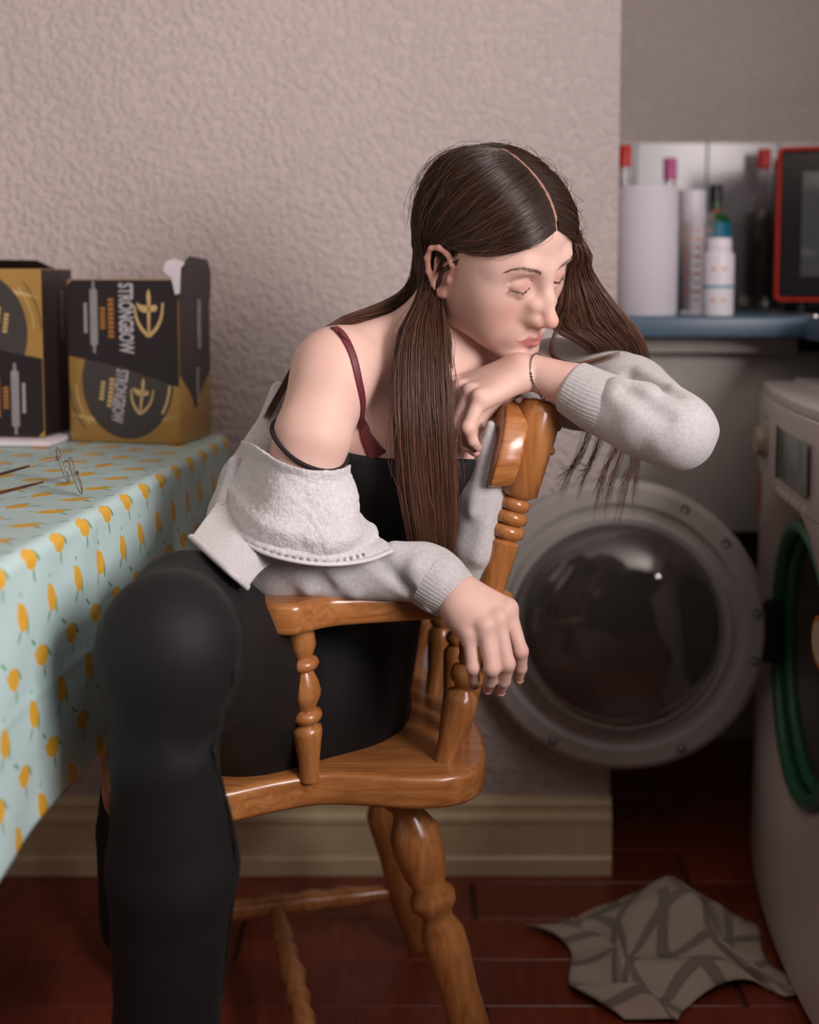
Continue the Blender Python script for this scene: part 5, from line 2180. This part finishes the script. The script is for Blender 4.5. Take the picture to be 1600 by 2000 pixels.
# far side
GF1 = [(1129, 472, 1.482), (1128, 530, 1.500), (1140, 585, 1.500), (1156, 635, 1.500), (1200, 676, 1.505), (1222, 730, 1.545)]
SF1 = [(10, .024), (28, .024), (54, .022), (82, .018), (62, .014), (50, .008)]
for i in range(2600):
    s = rng.uniform(0, 1) ** 1.2
    sc_ = scalp_curve(LF, s, rng.uniform(.001, .0075))
    a, b = rng.uniform(-1, 1), rng.uniform(-1, 1)
    if s < .75:
        lk = lock_at(GF1, SF1, a, b)
        lk = lk[:rng.integers(4, 7)]
        strand(np.vstack([sc_[:5], np.array(lk)]), 26, .00034, .0016)
    else:
        lk = lock_at([(1120, 560, 1.56), (1130, 640, 1.60), (1140, 720, 1.64)], [(20, .02)] * 3, a, b)
        strand(np.vstack([sc_, np.array(lk)]), 22, .00034)
# clumps of ends hanging below the sleeve
for (x0, x1, xe_, ye) in ((1168, 1120, 1090, 965), (1190, 1150, 1128, 960), (1232, 1185, 1160, 1000), (1240, 1205, 1180, 1000), (1250, 1232, 1205, 1015), (1255, 1245, 1235, 985)):
    for k_ in range(26):
        a, b = rng.normal(0, 4.5), rng.uniform(-.008, .008)
        strand([P(x0 + a, 780, 1.565 + b), P((x0 + x1) / 2 + a, 860, 1.555 + b), P(x1 + a * .6, 910, 1.545 + b), P(xe_ + a * .8, ye + rng.uniform(-60, 25), 1.535 + b)], 14, .00030, .002, 1.0, .7)
# the loose loop over the sleeve, and hairs tucked by the ear
for k_ in range(14):
    a = rng.normal(0, 2.5)
    strand([P(1108, 590, 1.49), P(1085 + a, 650, 1.46), P(1078 + a, 690, 1.455), P(1108 + a, 708, 1.468), P(1150, 708 + a, 1.478), P(1212, 690 + a, 1.462)], 18, .0004, .0006, 1.1)
for k_ in range(34):
    a = rng.uniform(-1, 1)
    strand([scalp_pt((.068, .022, .012 + .006 * a), .004), hw(.082, .006, -.006 + .004 * a), hw(.083, .0 - .004 * a, -.028), hw(.080, -.004 + .006 * a, -.052), P(870 + 8 * a, 640, 1.43), P(878 + 8 * a, 720, 1.40)], 16, .0004, .0005, .9)
# wisps along the temple
for k_ in range(70):
    u_ = rng.uniform(0, 1)
    r0 = A(.030, .080, .052) * (1 - u_) + A(.066, .030, .014) * u_
    q = [scalp_pt(r0 + A(.003, -.006, .006), .003), scalp_pt(r0 * .55 + A(.071, .010, .012) * .45, .0035), scalp_pt(A(.074, .0, .016 + .008 * rng.uniform(-1, 1)), .006), hw(.083, -.016, .014), hw(.080, -.03, -.010)]
    strand(q, 14, .00026, .0012, 1.0)
# fly-aways
for k_ in range(150):
    s = rng.uniform(0, .95)
    Lx = LN if rng.uniform() < .6 else LF
    sc_ = scalp_curve(Lx, s, rng.uniform(.008, .014))
    sc_ = sc_[rng.integers(0, 3):rng.integers(5, 8)]
    strand(sc_ + rng.normal(0, .002, sc_.shape), 14, .00022, .004, 1.6)
for k_ in range(60):
    a, b = rng.uniform(-1.25, 1.25), rng.uniform(-1.4, .5)
    lk = lock_at(GA, SA, a, b)
    j = rng.integers(0, 3)
    strand(np.array(lk[j:j + 4]), 16, .00025, .006, 1.5)


def strands_mesh(strs, name):
    """three-sided tapering tubes, all strands in one mesh"""
    V_, Q_, Cc = [], [], []
    base_ = 0
    for c, r0, t0, rad in strs:
        n = len(c)
        t_ = np.gradient(c, axis=0)
        t_ /= np.linalg.norm(t_, axis=1)[:, None] + 1e-12
        e1 = np.cross(t_, A(.31, .83, .46))
        e1 /= np.linalg.norm(e1, axis=1)[:, None] + 1e-12
        e2 = np.cross(t_, e1)
        u_ = np.linspace(0, 1, n)
        rr = rad * np.clip((1 - u_) * 5 + .25, 0, 1)
        ring = np.stack([c + rr[:, None] * (math.cos(a) * e1 + math.sin(a) * e2) for a in (0, 2 * PI / 3, 4 * PI / 3)], 1)
        V_.append(ring.reshape(-1, 3))
        f_ = grid_faces(n, 3, False, True) + base_
        Q_.append(f_)
        col = r0[None] * (1 - u_[:, None]) + t0[None] * u_[:, None]
        Cc.append(np.repeat(col, 3, 0))
        base_ += n * 3
    me = meshq(name, np.concatenate(V_), np.concatenate(Q_))
    vcol(me, 'strand_tint', np.clip(np.concatenate(Cc), 0, 1))
    return me


# dark under-layer: scalp cap and the cores of the locks
CAP = Sdf()
CAP.group(.006)
CAP.el(hw(0, -.012, .042), A(.0755, .0915, .0805) * HS, HM, .01)
CAP.el(hw(0, .036, .040), A(.0630, .0565, .0570) * HS, HM, .03 * HS)
CAP.rc(hw(0, -.055, .0), hw(0, -.060, -.07), .0545 * HS, .048 * HS, .03)
hn0 = HM @ nrm(A(0, .715, -.70))
hp0 = hw(0, .0865, .0735)
CAP._add(lambda p: (p - hp0) @ hn0, hw(0, 0, 0), 5.0, 'i', .004)
CAP.group(.006)
gp = [P(*q) for q in GA]
CAP.chain([q + A(0, .004, 0) for q in gp[:-1]], [.010, .012, .013, .013, .012, .008], .01)
CAP.fnc(lambda p: np.full(p.shape[:-1], .0), gp[0], .01, 'd', 0)
CAP.group(.004)
CAP.chain([P(800, 590, 1.535), P(745, 618, 1.51), P(690, 636, 1.48)], [.018, .014, .006], .01)
kv, kq = CAP.mesh(.0024)
cap_me = meshq('hair_mass', kv, kq)
kl = ((kv - HC) @ HM) / HS
pm = np.clip((.0032 - np.abs(kl[:, 0] + .004)) / .0012, 0, 1) * (kl[:, 2] > .06) * (kl[:, 1] > -.02)
vcol(cap_me, 'strand_tint', A(.026, .016, .011)[None] * (1 - pm[:, None]) + A(.34, .19, .15)[None] * pm[:, None])
M['hair_under'] = hair_mat(.85, .15, 'brown_hair_underlayer')
hair = pchild('hair', strands_mesh(STR, 'hair'), M['hair'])
tag(hair, kind='stuff')
hm = pchild('hair_underlayer', cap_me, M['hair_under'], hair)
tag(hm, kind='stuff')

# ---- eyebrows and lashes
def on_face(locs, lift):
    p_ = HC + (np.asarray(locs, float) * HS) @ HM.T
    for _ in range(4):
        p_ = p_ - SKH.normal(p_) * (SKH.at(p_) - lift)[:, None]
    return p_


for s_ in (1, -1):
    mir = A(s_, 1, 1)
    arc = catmull([(.0125, .092, .0150), (.022, .092, .0200), (.033, .088, .0240), (.043, .080, .0230), (.050, .070, .0180)], 50)
    u_ = rng.uniform(0, 1, 170)
    ix = (u_ * 49).astype(int)
    q = arc[ix].copy()
    th_ = .0024 * (1 - u_ * .6) * rng.uniform(-1, 1, 170)
    q[:, 2] += th_
    tg = arc[np.minimum(ix + 4, 49)] - arc[np.maximum(ix - 4, 0)]
    tg /= np.linalg.norm(tg, axis=1)[:, None]
    d_ = tg + np.stack([0 * u_, 0 * u_, .35 * (1 - u_) - .2 * np.sign(th_)], 1)
    d_ /= np.linalg.norm(d_, axis=1)[:, None]
    a_ = on_face(q * mir, .0002)
    b_ = on_face((q + d_ * rng.uniform(.004, .007, 170)[:, None]) * mir, .0004)
    BR = [(np.array([x, (x + y) / 2, y]), A(.17, .10, .065), A(.18, .105, .07), .00013) for x, y in zip(a_, b_)]
    pchild('eyebrow', strands_mesh(BR, 'eyebrow'), M['hair'], body)
    lid = catmull([(.0170, .084, -.0060), (.024, .0880, -.0085), (.032, .0890, -.0095), (.040, .0845, -.0083), (.0465, .076, -.0048)], 60)
    u_ = rng.uniform(.05, 1, 70)
    a_ = on_face(lid[(u_ * 59).astype(int)] * mir, .0002)
    EL = []
    for x, u in zip(a_, u_):
        ln = rng.uniform(.0038, .0060) * (.35 + .75 * u)
        y = x + HM @ nrm(A((.25 + .55 * (u - .4)) * s_, .75, -.62)) * ln * HS
        EL.append((np.array([x, (x + y) / 2 + HM @ A(0, 0, -.0012), y]), A(.022, .011, .008), A(.04, .02, .014), .00013))
    EL.append((on_face(lid[::3] * mir, .0004), A(.045, .018, .013), A(.018, .009, .007), .00062))
    pchild('eyelashes', strands_mesh(EL, 'eyelashes'), M['hair'], body)
